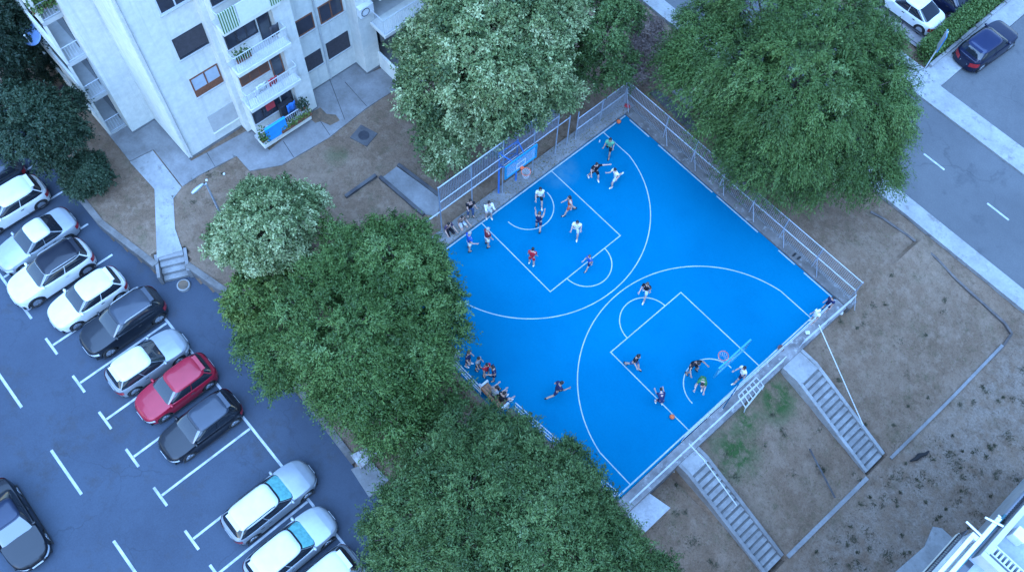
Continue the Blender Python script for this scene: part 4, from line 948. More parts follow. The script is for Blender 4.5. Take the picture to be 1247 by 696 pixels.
def person(label, fx, fy, fdir, pose, top, bottom, shoe='shoe_w', hair='dark', z=0., hgt=1.70, skin=0, longlegs=False, sleeve=True, group=None, longhair=False, seat=None, cap=None, head_turn=0):
    """(fx, fy) is the pixel of the mid point between the feet (or of the seat); fdir is the way the person faces in the photo"""
    base = at(fx, fy, z); q = at(fx+fdir[0]*10, fy+fdir[1]*10, z)-base
    rz = math.atan2(q[1], q[0]); S = hgt/1.76
    d = dict(POSES[pose]); st = d.get('st', 4)
    J = {}
    def V(x, y, zz): return np.array((x, y, zz), float)
    def swing(a, ln, lat=0., side=1):   # a: degrees forward from straight down
        return V(math.sin(R(a))*ln*math.cos(R(lat)), side*math.sin(R(lat))*ln, -math.cos(R(a))*ln*math.cos(R(lat)))
    for s_, k_ in ((1, 'l'), (-1, 'r')):
        J['hip'+k_] = V(0, s_*.095, -.03)
        J['kn'+k_] = J['hip'+k_]+swing(d['h'+k_], .43, st, s_)
        J['an'+k_] = J['kn'+k_]+swing(d['h'+k_]-d['k'+k_], .41, st*.3, s_)
        J['to'+k_] = J['an'+k_]+V(.15, s_*.02, -.05)
    low = min(J['anl'][2], J['anr'][2])-.085
    if pose == 'sit': low = -.13-(seat or .45)*1.0+.0
    ln = R(d['lean'])
    def T(x, y, zz): return V(x*math.cos(ln)+zz*math.sin(ln), y, zz*math.cos(ln)-x*math.sin(ln))
    J['pel'] = V(0, 0, 0); J['wai'] = T(.0, 0, .17); J['che'] = T(.01, 0, .36); J['nb'] = T(-.01, 0, .50); J['nk'] = T(.01, 0, .57)
    head = T(.035, 0, .70)
    for s_, k_ in ((1, 'l'), (-1, 'r')):
        J['sh'+k_] = T(0, s_*.185, .455)
        lat = d['ab'] if s_ > 0 else d.get('abr', d['ab'])
        J['elb'+k_] = J['sh'+k_]+swing(d['a'+k_]-d['lean']*.3, .29, lat, s_)
        J['wr'+k_] = J['elb'+k_]+swing(d['a'+k_]+d['e'+k_]-d['lean']*.3, .25, lat*.4 if d['e'+k_] > 20 else lat, s_)
        J['ha'+k_] = J['wr'+k_]+(J['wr'+k_]-J['elb'+k_])/.25*.075
    for k_ in J: J[k_] = (J[k_]-V(0, 0, low))*S
    head = (head-V(0, 0, low))*S
    feet = (J['anl']+J['anr'])/2 if pose != 'sit' else J['pel']
    off = V(feet[0], feet[1], 0)
    for k_ in J: J[k_] = J[k_]-off
    head = head-off
    root = thing('person', label, 'person', (base[0], base[1], z), rz, group)
    def graph(name, pts, eds, mat, rt=0, sub=1):
        ks = list(pts); return skin_obj(name, [pts[k_][0] for k_ in ks], [(ks.index(a), ks.index(b_)) for a, b_ in eds], [pts[k_][1]*S if not hasattr(pts[k_][1], '__len__') else tuple(q_*S for q_ in pts[k_][1]) for k_ in ks], mat, root, rt, sub)
    pts = dict(pel=(J['pel'], .115), wai=(J['wai'], .105), che=(J['che'], .125), nb=(J['nb'], .075), nk=(J['nk'], .052), hd=(head-(head-J['nk'])*.45, .055))
    eds = [('pel', 'wai'), ('wai', 'che'), ('che', 'nb'), ('nb', 'nk'), ('nk', 'hd')]
    for k_ in 'lr':
        pts['hip'+k_] = (J['hip'+k_], .085); pts['kn'+k_] = (J['kn'+k_], .056); pts['ca'+k_] = (J['kn'+k_]*.65+J['an'+k_]*.35, .056); pts['an'+k_] = (J['an'+k_], .038); pts['to'+k_] = (J['to'+k_], .032)
        pts['sh'+k_] = (J['sh'+k_], .06); pts['elb'+k_] = (J['elb'+k_], .042); pts['wr'+k_] = (J['wr'+k_], .027); pts['ha'+k_] = (J['ha'+k_], .034)
        eds += [('pel', 'hip'+k_), ('hip'+k_, 'kn'+k_), ('kn'+k_, 'ca'+k_), ('ca'+k_, 'an'+k_), ('an'+k_, 'to'+k_), ('che', 'sh'+k_), ('sh'+k_, 'elb'+k_), ('elb'+k_, 'wr'+k_), ('wr'+k_, 'ha'+k_)]
    bo = graph('body', pts, eds, SKINS[skin])
    # head, ears, nose and fingers are welded into the body mesh when the skins are applied
    ex = MB(); hx = R(d['lean']*.6)
    ex.ell(head, (.098*S, .077*S, .118*S), 14, 10)
    f_ = V(math.cos(hx), 0, -math.sin(hx)); ex.ell(head+f_*.098*S-V(0, 0, .01), (.02*S, .014*S, .025*S), 6, 5)
    ex.ell(head+f_*.03*S-V(0, 0, .09*S), (.055*S, .05*S, .04*S), 8, 6)
    for s_ in (1, -1): ex.ell(head+V(0, s_*.078*S, -.005), (.018*S, .009*S, .03*S), 6, 5)
    for s_, k_ in ((1, 'l'), (-1, 'r')):
        u = J['ha'+k_]-J['wr'+k_]; u /= np.linalg.norm(u); sd = np.cross(u, (0, 0, 1.)); sd = sd/(np.linalg.norm(sd)+1e-6); nn = np.cross(sd, u)
        for i, l_ in enumerate((.068, .08, .075, .058)):
            p0 = J['ha'+k_]+sd*(i-1.5)*.019*S; p1 = p0+u*l_*.55*S+nn*.006; p2 = p1+u*l_*.4*S+nn*.026*S
            ex.tube([p0, p1, p2], [.0095*S, .0085*S, .006*S], 5)
        p0 = J['wr'+k_]+u*.03*S-sd*s_*.025*S; ex.tube([p0, p0+u*.035*S-sd*s_*.03*S, p0+u*.07*S-sd*s_*.032*S], [.011*S, .010*S, .007*S], 5)
    bo['_extra'] = 1; EXTRA[bo.name] = ex
    # clothes
    if top:
        p2 = dict(wai=(J['wai'], .128), pel=(J['pel']+(J['wai']-J['pel'])*.05, .135), che=(J['che'], .148), nb=(J['nb']-(J['nb']-J['che'])*.15, .088)); e2 = [('wai', 'pel'), ('wai', 'che'), ('che', 'nb')]
        for k_ in 'lr':
            p2['sh'+k_] = (J['sh'+k_], .076); e2.append(('che', 'sh'+k_))
            if sleeve == 'long': p2['el'+k_] = (J['elb'+k_], .058); p2['wr'+k_] = (J['wr'+k_]*.92+J['elb'+k_]*.08, .042); e2 += [('sh'+k_, 'el'+k_), ('el'+k_, 'wr'+k_)]
            elif sleeve: p2['el'+k_] = (J['sh'+k_]*.38+J['elb'+k_]*.62, .064); e2.append(('sh'+k_, 'el'+k_))
        graph('shirt', p2, e2, fab(top))
    p3 = dict(pel=(J['pel']+(J['wai']-J['pel'])*.25, .128), cr=(J['pel']-V(0, 0, .02), .125)); e3 = [('pel', 'cr')]
    for k_ in 'lr':
        p3['hip'+k_] = (J['hip'+k_], .108); e3.append(('cr', 'hip'+k_))
        if longlegs: p3['kn'+k_] = (J['kn'+k_], .075); p3['an'+k_] = (J['an'+k_]*.94+J['kn'+k_]*.06, .056); e3 += [('hip'+k_, 'kn'+k_), ('kn'+k_, 'an'+k_)]
        else: p3['kn'+k_] = (J['kn'+k_]*.86+J['hip'+k_]*.14, .088); e3.append(('hip'+k_, 'kn'+k_))
    graph('trousers' if longlegs else 'shorts', p3, e3, fab(bottom))
    for k_ in 'lr':
        an = J['an'+k_]; mb = MB(); zz = an[2]-.048*S
        mb.ell((an[0]+.055*S, an[1], zz), (.135*S, .050*S, .042*S), 10, 6, zmin=-.75); mb.ell((an[0]-.01, an[1], zz+.03*S), (.06*S, .046*S, .045*S), 8, 5)
        mb.build('shoe', fab(shoe), root, local=True, smooth=True)
    hm = MB(); hc = head+V(-.016*S, 0, .022*S)
    hm.ell(hc, (.104*S, .086*S, .112*S), 14, 9, zmin=-.25)
    if longhair: hm.ell(head+V(-.075*S, 0, -.07*S), (.055*S, .085*S, .15*S), 10, 7)
    ho = hm.build('cap' if cap else 'hair', fab(cap) if cap else HAIRM[hair], root, local=True, smooth=True)
    if cap: MB().ell(head+V(.10*S, 0, .06*S), (.08*S, .07*S, .014*S), 10, 5).build('cap_peak', fab(cap), ho, local=True, smooth=True)
    ey = MB()
    for s_ in (1, -1): ey.ell(head+f_*.085*S+V(0, s_*.032*S, .012*S), (.014*S, .013*S, .011*S), 6, 5)
    ey.build('eyes', M['black'], root, local=True)
    return root
EXTRA = {}
GP, GS = 'players on the court', 'spectators beside the court'
person('player in a mint green tee and dark shorts jogging near the far corner', 741, 186, (-.4, 1), 'jog', 'mint', 'black', 'shoe_b', skin=1, group=GP)
person('player in black with one arm stretched out to the side, white shoes', 722, 217, (.35, 1), 'side', 'black', 'black', 'shoe_w', group=GP)
person('player in a white tee running across the wing', 751, 222, (-.9, .5), 'run', 'white', 'pale', 'shoe_w', group=GP)
person('player in a white tee and black shorts waiting under the far hoop', 656, 247, (.1, 1), 'walk', 'white', 'black', 'shoe_w', group=GP)
person('player in a dark navy sleeveless kit with arms raised inside the small arc', 655, 280, (.3, -1), 'arms_up', 'navy', 'navy', 'shoe_b', hair='brown', sleeve=False, group=GP)
person('long haired player in an orange top on the key line', 694, 259, (-1, .2), 'walk', 'orange', 'orange', 'shoe_b', hair='dark', longhair=True, sleeve=False, group=GP)
person('long haired player in white shirt and white shorts beside the orange one', 701, 284, (-.2, 1), 'jog', 'white', 'pale', 'shoe_w', longhair=True, group=GP)
person('player in a bright red tee standing inside the upper key', 647, 322, (.3, -1), 'stand', 'red', 'red', 'shoe_w', group=GP, hgt=1.6)
person('child in a blue shirt on the free throw line', 717, 325, (-.7, .5), 'walk', 'blue', 'navy', 'shoe_b', hair='brown', hgt=1.4, group=GP)
person('player in a black tee and pale shorts walking along the outer arc', 784, 360, (-.5, 1), 'walk', 'black', 'pale', 'shoe_w', hair='brown', group=GP)
person('player all in dark clothes standing in the lower key corner', 769, 446, (.7, .6), 'walk', 'black', 'denim', 'shoe_b', group=GP)
person('player in a black tee crouching to defend at the lower arc', 841, 452, (.6, .8), 'defend', 'black', 'black', 'shoe_b', hair='dark', skin=1, group=GP)
person('player in a green tee with white shoes by the lower arc', 851, 471, (-.3, 1), 'bend', 'green', 'green', 'shoe_w', hair='dark', group=GP, hgt=1.65)
person('player in a white tee and dark shorts right behind the lower hoop', 900, 461, (-1, .4), 'walk', 'white', 'navy', 'shoe_w', group=GP)
person('child in dark clothes bending on the lower key line', 802, 491, (-.2, -1), 'bend', 'navy', 'navy', 'shoe_w', hair='dark', hgt=1.45, group=GP)
person('player in a dark tee running alone near the side railing', 673, 482, (.9, -.3), 'run', 'navy', 'navy', 'shoe_b', skin=1, group=GP)
person('spectator in a white hoodie and shorts standing at the upper end line', 595, 265, (.4, 1), 'hold', 'white', 'white', 'shoe_w', group=GS, sleeve='long')
person('spectator in a black tee and jeans standing on the concrete margin', 573, 263, (.4, 1), 'hold', 'black', 'denim', 'shoe_b', longlegs=True, group=GS, z=.16)
person('man in a maroon shirt and white shorts watching by the end line', 593, 299, (.7, -.5), 'stand', 'maroon', 'white', 'shoe_b', hair='grey', group=GS)
person('man in a blue shirt and white shorts watching by the end line', 571, 304, (.8, -.4), 'akimbo', 'blue', 'white', 'shoe_b', hair='grey', group=GS)
person('spectator in a purple top sitting on the concrete edge nearest the tree', 545, 281, (.6, .8), 'sit', 'purple', 'black', 'shoe_w', group=GS, z=0., seat=.17, longlegs=True)
person('spectator in a brown shirt sitting on the concrete edge', 561, 273, (.6, .8), 'sit', 'brown', 'pale', 'shoe_w', group=GS, z=0., seat=.17)
person('tall spectator in dark navy standing at the edge of the tree shade', 570, 444, (.8, .3), 'stand', 'navy', 'navy', 'shoe_w', hair='brown', group=GS)
person('child in a grey shirt standing in the group by the benches', 582, 449, (.8, .4), 'stand', 'grey', 'black', 'shoe_b', hgt=1.5, group=GS)
person('spectator in a red shirt in the group by the benches', 592, 457, (.6, .6), 'stand', 'red', 'denim', 'shoe_b', hair='dark', hgt=1.6, group=GS)
person('spectator in a navy shirt with pale sleeves in the group by the benches', 602, 461, (-.9, .1), 'hold', 'navy', 'navy', 'shoe_b', hgt=1.62, group=GS)
person('spectator in white with dark hair sitting on the lower bench', 601, 485, (1, -.75), 'sit', 'grey', 'black', 'shoe_b', seat=.46, longlegs=True, group=GS)
person('spectator in black sitting at the end of the lower bench with a white phone', 610, 492, (1, -.75), 'sit', 'black', 'brown', 'shoe_w', seat=.46, group=GS)
person('dark haired person in navy leaning at the court corner by the railing', 1004, 377, (-.8, .6), 'stand', 'navy', 'navy', 'shoe_b', group=GS, hgt=1.5)
person('person in a white cap and white shirt behind the corner railing', 988, 392, (-1, .4), 'stand', 'white', 'pale', 'shoe_w', group=GS, hgt=1.45, cap='white')
bpy.context.view_layer.update()
dg = bpy.context.evaluated_depsgraph_get()
done = []
for o in PEND:
    me = bpy.data.meshes.new_from_object(o.evaluated_get(dg)); done.append((o, me))
for o, me in done:
    old = o.data; o.modifiers.clear(); nm = old.name
    if o.name in EXTRA:
        bm = bmesh.new(); bm.from_mesh(me); ex = EXTRA[o.name]
        vs = [bm.verts.new(v) for v in ex.v]
        for f in ex.f:
            try: bm.faces.new([vs[i] for i in dict.fromkeys(f)]).smooth = True
            except ValueError: pass
        bmesh.ops.remove_doubles(bm, verts=vs, dist=1e-5); bm.to_mesh(me); bm.free(); del o['_extra']
    if not me.materials: me.materials.append(old.materials[0])
    o.data = me; bpy.data.meshes.remove(old); me.name = nm

# ------------------------------------------------------------------ trees
def leaf_mesh(name, P, D, U, size, aspect, tone, mat, parent):
    """one mesh of many kite-shaped leaves: P base points, D leaf direction, U leaf normal"""
    n = len(P); D = D/(np.linalg.norm(D, axis=1, keepdims=True)+1e-9)
    W = np.cross(D, U); W /= np.linalg.norm(W, axis=1, keepdims=True)+1e-9
    Nn = np.cross(W, D); s = size[:, None]
    v = np.empty((n, 4, 3)); v[:, 0] = P; v[:, 2] = P+D*s
    v[:, 1] = P+D*s*.45+W*s*aspect+Nn*s*.10; v[:, 3] = P+D*s*.45-W*s*aspect+Nn*s*.10
    o0 = np.array(ORG.get(parent.name, (0, 0, 0))) if parent is not None else v.reshape(-1, 3).mean(0)
    co = (v.reshape(-1, 3)-o0).astype(np.float32)
    me = bpy.data.meshes.new(name); me.vertices.add(4*n); me.vertices.foreach_set('co', co.ravel())
    me.loops.add(4*n); me.loops.foreach_set('vertex_index', np.arange(4*n, dtype=np.int32))
    me.polygons.add(n); me.polygons.foreach_set('loop_start', np.arange(0, 4*n, 4, dtype=np.int32))
    at_ = me.attributes.new('tone', 'FLOAT', 'FACE'); at_.data.foreach_set('value', np.clip(tone, 0, 1).astype(np.float32))
    me.materials.append(mat); me.update(calc_edges=True); me.validate()
    o = bpy.data.objects.new(name, me); COL.objects.link(o)
    if parent is not None: o.parent = parent
    else: o.location = o0
    return o
def unit(a): return a/(np.linalg.norm(a, axis=-1, keepdims=True)+1e-9)
def crown_points(lobes, n, rng, flat=.8, shell=.72):
    C = np.array([l[:3] for l in lobes]); Rr = np.array([l[3] for l in lobes])
    w = Rr**2; w /= w.sum(); out = []; nor = []
    while len(out) < n:
        i = rng.choice(len(lobes), p=w); d = unit(rng.normal(size=3))
        if d[2] < -.55: continue
        r = Rr[i]*(shell+(1.04-shell)*rng.random()**.6)
        # knobbly outline
        r *= 1+.13*math.sin(d[0]*5.3+i*1.7)*math.sin(d[1]*4.7+i)+.08*math.sin(d[2]*7+i*2.1)
        p = C[i]+d*r*np.array((1, 1, flat))
        dd = np.linalg.norm((p-C)/np.array((1, 1, flat)), axis=1)/Rr
        dd[i] = 2
        if dd.min() < .72: continue
        out.append(p); nor.append(d)
    return np.array(out), np.array(nor)
def tree(name, label, lobes, mat, seed, dens=1.0, ntwig=26, nleaf=22, lsize=.17, aspect=.24, spray=1.0, droop=.5, style='tuft', z0=0., tonemu=.45, group=None, trunk=True, fill=.35, tstd=1.0, leafvar=.045):
    rng = np.random.default_rng(seed)
    lob = []
    for (px, py, z, r) in lobes: c = at(px, py, z); lob.append((c[0], c[1], c[2], r))
    C = np.array(lob); w = C[:, 3]**2; cen = (C[:, :3]*w[:, None]).sum(0)/w.sum()
    base = np.array((cen[0], cen[1], z0)); root = thing(name, label, 'tree' if trunk else 'shrub', tuple(base), 0, group)
    tr = MB(); H_ = cen[2]-z0
    r0 = .05*max(H_, 2)**.9+.04 if trunk else .05
    top = np.array((cen[0], cen[1], z0+H_*.55)); bend = rng.normal(size=3)*.15*(1 if trunk else .3); bend[2] = 0
    tr.tube([base+np.array((0, 0, -.25)), base+np.array((0, 0, .3)), (base+top)/2+bend, top], [r0*1.35, r0, r0*.8, r0*.62], 10)
    tro = tr.build('trunk', M['bark'], root, smooth=True)
    br = MB()
    for l in lob:
        e = np.array(l[:3]); mid = top*.45+e*.55+rng.normal(size=3)*.25*l[3]*.4; mid[2] = max(mid[2]-.2, z0+.3)
        br.tube([top-np.array((0, 0, H_*.12*rng.random())), mid, e], [r0*.5, r0*.3, r0*.12], 6)
        for k_ in range(5):
            d = unit(rng.normal(size=3)); d[2] = abs(d[2])*.8; br.tube([mid*.4+e*.6, e+d*l[3]*.45, e+d*l[3]*.85], [r0*.2, r0*.1, r0*.03], 5)
    br.build('branches', M['bark'], tro, smooth=True)
    # boughs sit apart from each other so that gaps and depth show between them
    area = float((C[:, 3]**2).sum())*5.0
    nb = max(14, int(area/(1.05*spray**2)*dens))
    cand, cn_ = crown_points(lob, nb*4, rng, shell=.80)
    pick = []; md = .62*spray
    for i in range(len(cand)):
        if len(pick) >= nb: break
        if not pick or np.min(((cand[pick]-cand[i])**2).sum(1)) > md*md: pick.append(i)
    bc, bn = cand[pick], cn_[pick]
    bc2, bn2 = crown_points(lob, int(len(bc)*fill), rng, shell=.3)
    bc = np.vstack([bc, bc2]); bn = np.vstack([bn, bn2]); n = len(bc)
    bs = spray*(.7+.65*rng.random(n)); bn = unit(bn*np.array((1, 1, .8))+np.array((0, 0, .25))+rng.normal(size=bn.shape)*.25)
    spread = .75 if style == 'tuft' else .48
    tw = unit(bn[:, None]+rng.normal(size=(n, ntwig, 3))*spread)
    tl = bs[:, None]*(.55+.55*rng.random((n, ntwig)))
    t = rng.random((n, ntwig, nleaf))**.75
    org = bc[:, None]-bn[:, None]*(.35*bs)[:, None, None]+rng.normal(size=tw.shape)*.12*spray
    P = org[:, :, None]+tw[:, :, None]*(t*tl[:, :, None])[..., None]
    P[..., 2] -= droop*(t**2)*tl[:, :, None]
    P += rng.normal(size=P.shape)*(.055 if style == 'tuft' else .04)*spray
    k1 = .45 if style == 'tuft' else .8
    Dv = tw[:, :, None]*k1+rng.normal(size=P.shape)*(.62 if style == 'tuft' else .38); Dv[..., 2] -= droop*1.3*t
    Uv = unit(P-(bc-bn*(.5*bs)[:, None])[:, None, None])*1.1+rng.normal(size=P.shape)*.28; Uv[..., 2] += .35
    slow = np.sin(bc[:, 0]*.9+seed)*np.sin(bc[:, 1]*.8-seed)*.10
    tone = tonemu+tstd*((rng.normal(size=n)*.14+slow)[:, None, None]+(rng.normal(size=(n, ntwig))*.08)[:, :, None]+rng.normal(size=t.shape)*leafvar)
    sz = lsize*(.65+.7*rng.random(t.shape))
    leaf_mesh('crown', P.reshape(-1, 3), Dv.reshape(-1, 3), Uv.reshape(-1, 3), sz.ravel(), aspect, tone.ravel(), mat, root)
    return root
tree('silver_tree', 'large silver leaved tree between the apartment block and the hoop', [(588, 55, 8, 2.7), (540, 95, 6.2, 2.0), (640, 65, 7, 2.1), (598, 112, 6, 2.2), (548, 160, 3.8, 1.4), (648, 105, 5, 1.6), (600, 0, 9, 2.4), (690, 112, 4.2, .75), (540, 190, 2.4, .8), (525, 55, 6, 1.5), (660, 10, 8, 1.8), (585, 165, 4, .9)], M['leaf_silver'], 3, dens=1.25, lsize=.14, aspect=.27, spray=.78, droop=.35, tonemu=.54, tstd=1.3, leafvar=.10)
tree('broadleaf_tree', 'darker green loose tree behind the silver one', [(725, 15, 6, 2.0), (742, 68, 4, 1.3), (700, 5, 6, 1.6), (756, 5, 4.6, 1.2), (715, 82, 3.2, 1.1), (690, 55, 3.6, 1.4)], M['leaf_deep'], 5, dens=.9, lsize=.13, aspect=.25, spray=.85, droop=.5, z0=-.05, tonemu=.5)
tree('dry_bush', 'pinkish dry bush between two green trees at the top', [(790, 40, 1.6, .9), (783, 66, 1.3, .85), (798, 82, .9, .7), (774, 92, .8, .7), (795, 55, 1.2, .8)], M['leaf_dry'], 8, dens=1.2, lsize=.10, aspect=.12, spray=.55, droop=.1, z0=-.1, trunk=False, tonemu=.6)
tree('willow_tree', 'huge drooping green tree overhanging the road and the mesh fence', [(970, 95, 8, 3.32), (885, 75, 6, 2.57), (1040, 115, 6.5, 2.68), (950, 165, 5.8, 2.46), (1045, 180, 5, 1.93), (905, 130, 5.2, 2.03), (1000, 40, 8, 2.89), (862, 42, 5.5, 1.82), (1080, 145, 4.5, 1.28), (1000, 205, 3.8, 1.39), (930, 10, 8, 2.46), (1045, 60, 6, 2.14), (1070, 200, 3.4, 1.07), (945, 208, 3.4, 1.18), (848, 78, 4.0, 1.18), (905, 180, 3.4, 1.07)], M['leaf_green'], 13, dens=2.6, ntwig=26, nleaf=24, lsize=.125, aspect=.15, spray=1.15, droop=.85, style='strand', z0=-.3, tonemu=.47, fill=1.0, tstd=1.3)
tree('silver_tree', 'small round silver leaved tree beside the street lamp', [(320, 264, 5.6, 1.55), (293, 280, 4.8, 1.1), (352, 262, 4.8, 1.2), (318, 300, 4.4, 1.2), (384, 243, 3.6, .55), (272, 298, 3.8, .7), (345, 298, 4.2, 1.0), (310, 244, 4.6, .9), (350, 232, 4.2, .6)], M['leaf_silver'], 21, dens=1.35, lsize=.12, aspect=.27, spray=.58, droop=.25, tonemu=.64, tstd=1.3, leafvar=.10)
tree('small_tree', 'yellow green small tree tucked under the round silver tree', [(302, 362, 2.9, 1.0), (335, 340, 3.0, .9), (312, 395, 2.4, .7), (294, 382, 2.2, .55), (365, 330, 3.2, .8)], M['leaf_lime'], 23, dens=1.1, lsize=.12, aspect=.28, spray=.5, droop=.2, z0=-.3, tonemu=.36, tstd=1.15)
tree('broadleaf_tree', 'big bright green tree standing over the parking lane', [(425, 400, 7, 2.3), (380, 388, 6, 1.7), (352, 430, 4.6, 1.2), (440, 458, 6, 1.9), (398, 350, 6, 1.5), (492, 440, 5.6, 1.7), (335, 455, 3.4, .7), (405, 480, 4.6, .9), (522, 428, 4.4, .9), (470, 505, 4.6, 1.4), (530, 474, 3.8, 1.2), (470, 520, 4.4, 1.2), (535, 505, 3.2, .9), (302, 420, 2.6, .6)], M['leaf_green'], 31, dens=1.35, lsize=.125, aspect=.19, spray=.85, droop=.5, z0=-.6, tonemu=.50, fill=.45, tstd=1.15)
tree('broadleaf_tree', 'green tree leaning over the left end of the blue court', [(488, 325, 7, 1.9), (512, 362, 6, 1.5), (455, 302, 5.4, 1.2), (486, 385, 6, 1.7), (512, 312, 5.0, .9), (410, 286, 4.6, .75), (430, 325, 6, 1.3), (536, 372, 4.8, .95), (540, 400, 4.6, .9), (525, 320, 4.8, .7)], M['leaf_green'], 33, dens=1.35, lsize=.125, aspect=.19, spray=.8, droop=.45, z0=-.2, tonemu=.55, fill=.45, tstd=1.15)
tree('broadleaf_tree', 'deep green tree at the bottom beside the parked silver cars', [(572, 605, 7, 2.1), (515, 618, 6, 1.6), (610, 565, 6, 1.5), (488, 652, 5, 1.2), (585, 660, 7, 1.8), (556, 552, 5, 1.0), (520, 680, 5.4, 1.5), (458, 642, 3.8, .6), (480, 690, 4.4, 1.0), (630, 535, 4, .9), (560, 522, 4.6, 1.1), (525, 562, 4.8, 1.0), (600, 515, 3.6, .9)], M['leaf_deep'], 41, dens=1.4, lsize=.115, aspect=.19, spray=.8, droop=.5, z0=-.8, tonemu=.52, fill=.45, tstd=1.15)
tree('broadleaf_tree', 'deep green tree at the bottom reaching over the court corner', [(675, 645, 7, 2.0), (728, 665, 6, 1.5), (665, 590, 6, 1.3), (780, 695, 4.6, .9), (640, 690, 7, 1.8), (705, 605, 4.4, .7), (700, 700, 7, 1.8), (748, 632, 4.2, .55), (652, 552, 4.2, .6), (752, 690, 5.4, 1.2), (690, 560, 4.6, .8), (712, 590, 4.6, .8), (738, 612, 4.4, .5), (755, 655, 4.6, .7), (800, 700, 4, .8)], M['leaf_deep'], 43, dens=1.4, lsize=.115, aspect=.19, spray=.78, droop=.45, z0=-1.2, tonemu=.57, fill=.45, tstd=1.15)
tree('dark_tree', 'very dark leafy tree beside the left edge and the topmost cars', [(45, 145, 5, 1.5), (22, 172, 4.4, 1.0), (75, 160, 4, 1.0), (15, 125, 5, 1.1), (58, 190, 3.0, .7), (82, 125, 4, .7)], M['leaf_dark'], 51, dens=1.3, lsize=.13, aspect=.24, spray=.7, droop=.4, z0=-.05, tonemu=.5, fill=.5)
tree('round_shrub', 'dark round shrub at the foot of the very dark tree', [(107, 206, 1.6, .85), (92, 220, 1.2, .65), (118, 216, 1.1, .6), (100, 228, .9, .5)], M['leaf_dark'], 53, dens=1.6, lsize=.10, aspect=.25, spray=.4, droop=.2, z0=-.05, trunk=False, tonemu=.66)
tree('dark_tree', 'dark tree at the left edge beside the satellite dish', [(0, 65, 4, 1.4), (-25, 30, 6, 2.2), (15, 95, 2, 1.0), (12, 30, 1.5, .9)], M['leaf_dark'], 57, dens=1.2, lsize=.13, aspect=.24, spray=.75, droop=.4, z0=-.05, tonemu=.25)
tree('ground_shrub', 'low dark undergrowth along the left side wall of the block', [(45, 60, .8, .8), (62, 84, .7, .7), (30, 20, .9, 1.0), (15, 50, .8, .9)], M['leaf_dark'], 58, dens=1.1, lsize=.10, aspect=.24, spray=.45, droop=.2, z0=-.05, trunk=False, tonemu=.2)
# clipped hedge
rng = np.random.default_rng(77); n = 26000
hp = np.stack([rng.uniform(7.55, 8.6, n), rng.uniform(24.6, 36, n), rng.uniform(ZR, ZR+1.15, n)], 1)
hp[:, 2] = ZR+1.15*(1-rng.random(n)**2.2); hp += rng.normal(size=hp.shape)*.08
hd = thing('hedge', 'clipped green hedge between the white car and the sidewalk', 'hedge', (8.1, 30, ZR))
leaf_mesh('foliage', hp, rng.normal(size=hp.shape), rng.normal(size=hp.shape)*.6+np.array((0, 0, 1.)), .14*(.6+.7*rng.random(n)), .28, rng.normal(size=n)*.15+.5, M['leaf_green'], hd)
hs = MB()
for k_ in range(12): hs.tube([(8.1, 24.9+k_*.95, ZR-.1), (8.1, 24.9+k_*.95, ZR+.9)], .04, 5)
hs.build('stems', M['bark'], hd)
# balcony plants and reed-like greenery
def pot_plant(label, u, v, z, w, n, r, mat, group='plants on the balconies'):
    o = thing('balcony_plant', label, 'plant', (u, v, z), 0, group)
    MB().bb(u-.09, u+.09, v-w/2, v+w/2, z-.16, z).build('planter_box', M['wood'], o)
    rg = np.random.default_rng(int(abs(u*100)+abs(v*37)+z*11)); q = np.stack([rg.normal(size=n)*r*.6+u, rg.uniform(-w/2, w/2, n)+v, np.abs(rg.normal(size=n))*r+z-.1*0], 1)
    leaf_mesh('foliage', q, rg.normal(size=q.shape)+np.array((0, 0, .5)), rg.normal(size=q.shape)+np.array((0, 0, 1.)), .13*(.6+.8*rg.random(n)), .3, rg.normal(size=n)*.2+.5, mat, o)
pot_plant('yellow green climbing plants along the lowest balcony railing', -10.62, -6.2, 1.0, 1.9, 260, .17, M['leaf_lime'])
pot_plant('bushy dark plant at the right corner of the lowest balcony', -10.8, -5.5, 1.5, .5, 170, .24, M['leaf_dark'])
pot_plant('trailing plant at the left corner of the lowest balcony', -10.75, -8.1, 1.1, .45, 240, .28, M['leaf_green'])
pot_plant('leafy pot plant on the right end of the third balcony railing', -10.72, -5.2, 10.2, .5, 260, .25, M['leaf_green'])
pot_plant('small pot plant behind the second upper railing', -11.1, -7.6, 6.75, .8, 160, .2, M['leaf_green'])
pot_plant('thick green hanging plant on the side loggia parapet', -17.2, -13.5, 9.25, 1.1, 800, .42, M['leaf_green'])
# ground litter: tufts of straw on the open plots
n = 30000; gu = np.concatenate([rng.uniform(15.8, 28, n//2), rng.uniform(-12, 15, n//2)]); gv = np.concatenate([rng.uniform(-9, 15.2, n//2), np.where(rng.random(n//2) < .5, rng.uniform(-14.5, -9.2, n//2), rng.uniform(9, 15, n//2))])
tz = np.array([H(a, b_) for a, b_ in zip(gu, gv)]); dens = np.sin(gu*.9+1)*np.sin(gv*1.1)+np.sin(gu*2.3-gv*1.9)*.6+rng.normal(size=n)*.5
keep = (tz > -2.6) & (dens > -.1) & ~((gu > 15.4) & (gu < 22) & (((gv > -4.2) & (gv < -2.6)) | ((gv > 3.1) & (gv < 4.75)))) & ~((gu > -9.9) & (gu < -6.5) & (gv < -12.2)) & (gv > np.array([kerb_v(a) for a in gu])+.4) & ~((gu > 22) & (rng.random(n) < .8))
gp = np.stack([gu, gv, tz+.01], 1)[keep]
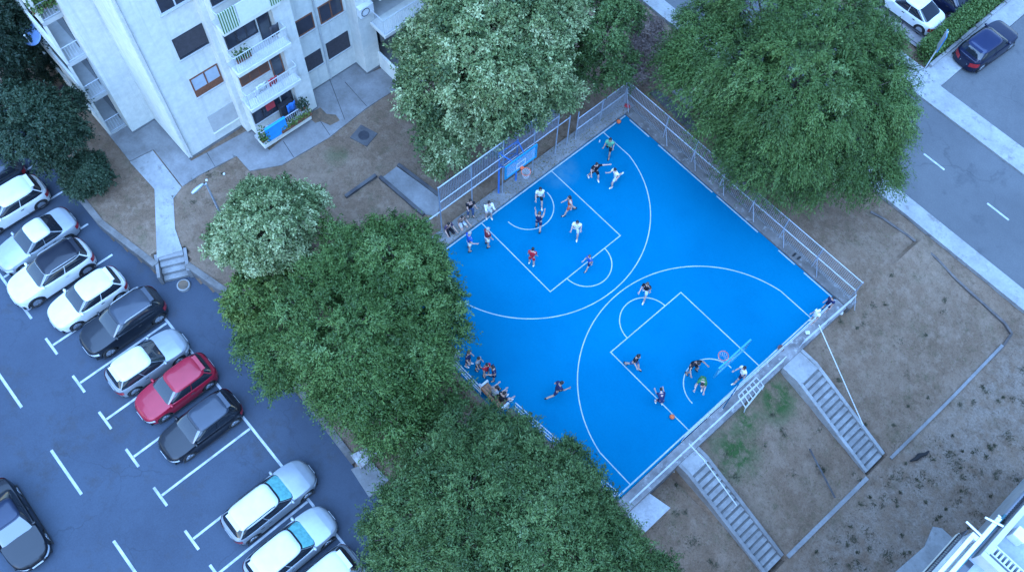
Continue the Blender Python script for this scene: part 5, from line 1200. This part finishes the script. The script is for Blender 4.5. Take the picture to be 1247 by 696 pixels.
sg_ = leaf_mesh('dry_grass', gp, rng.normal(size=gp.shape)*np.array((1, 1, .25))+np.array((0, 0, .3)), rng.normal(size=gp.shape)*.5+np.array((0, 0, 1.)), .10*(.5+rng.random(len(gp))), .10, np.where((gp[:, 0] < 18.5) & (gp[:, 0] > 15) & (gp[:, 1] < 3.2), .15, .5)+rng.normal(size=len(gp))*.2, M['straw'], None)
tag(sg_, kind='stuff')
# weeds: small dark tufts dotted over the bare soil and the slope
nc = 620; cu_ = np.concatenate([rng.uniform(22.4, 30, 340), rng.uniform(15.8, 22, 60), rng.uniform(-12, 14, 140)]); cv_ = np.concatenate([rng.uniform(-9, 13.8, 340), rng.uniform(-9, 13.5, 60), rng.uniform(-14.2, -9.3, 140)])
ok_ = np.array([not ((15.4 < a < 22) and (-4.3 < b_ < -2.5 or 3.0 < b_ < 4.8)) and not (-10 < a < -6.3 and b_ < -12.2) and b_ > kerb_v(a)+.4 for a, b_ in zip(cu_, cv_)]); cu_, cv_ = cu_[ok_], cv_[ok_]; nc = len(cu_)
rd = rng.gamma(2., .045, nc); tz = np.array([H(a, b_) for a, b_ in zip(cu_, cv_)])
wp_ = np.stack([cu_, cv_, tz+.01], 1)[:, None]+rng.normal(size=(nc, 34, 3))*rd[:, None, None]*np.array((1, 1, .0))
wd_ = rng.normal(size=wp_.shape)*np.array((1, 1, .3))+np.array((0, 0, .5))
sg_ = leaf_mesh('weeds', wp_.reshape(-1, 3), wd_.reshape(-1, 3), rng.normal(size=(nc*34, 3))*.5+np.array((0, 0, 1.)), .10*(.5+rng.random(nc*34)), .14, np.repeat(rng.uniform(.1, .5, nc), 34)+rng.normal(size=nc*34)*.1, M['weed'], None)
tag(sg_, kind='stuff')
# fallen leaves along the court margin
n = 1500; lu = rng.uniform(-.9, 0, n); lv = rng.uniform(-8, 8.6, n)
lp_ = np.stack([lu, lv, np.full(n, .175)], 1); sg_ = leaf_mesh('fallen_leaves', lp_, rng.normal(size=lp_.shape)*np.array((1, 1, .1)), rng.normal(size=lp_.shape)*.3+np.array((0, 0, 1.)), .07*(.5+rng.random(n)), .3, rng.random(n), M['straw'], None); tag(sg_, kind='stuff')
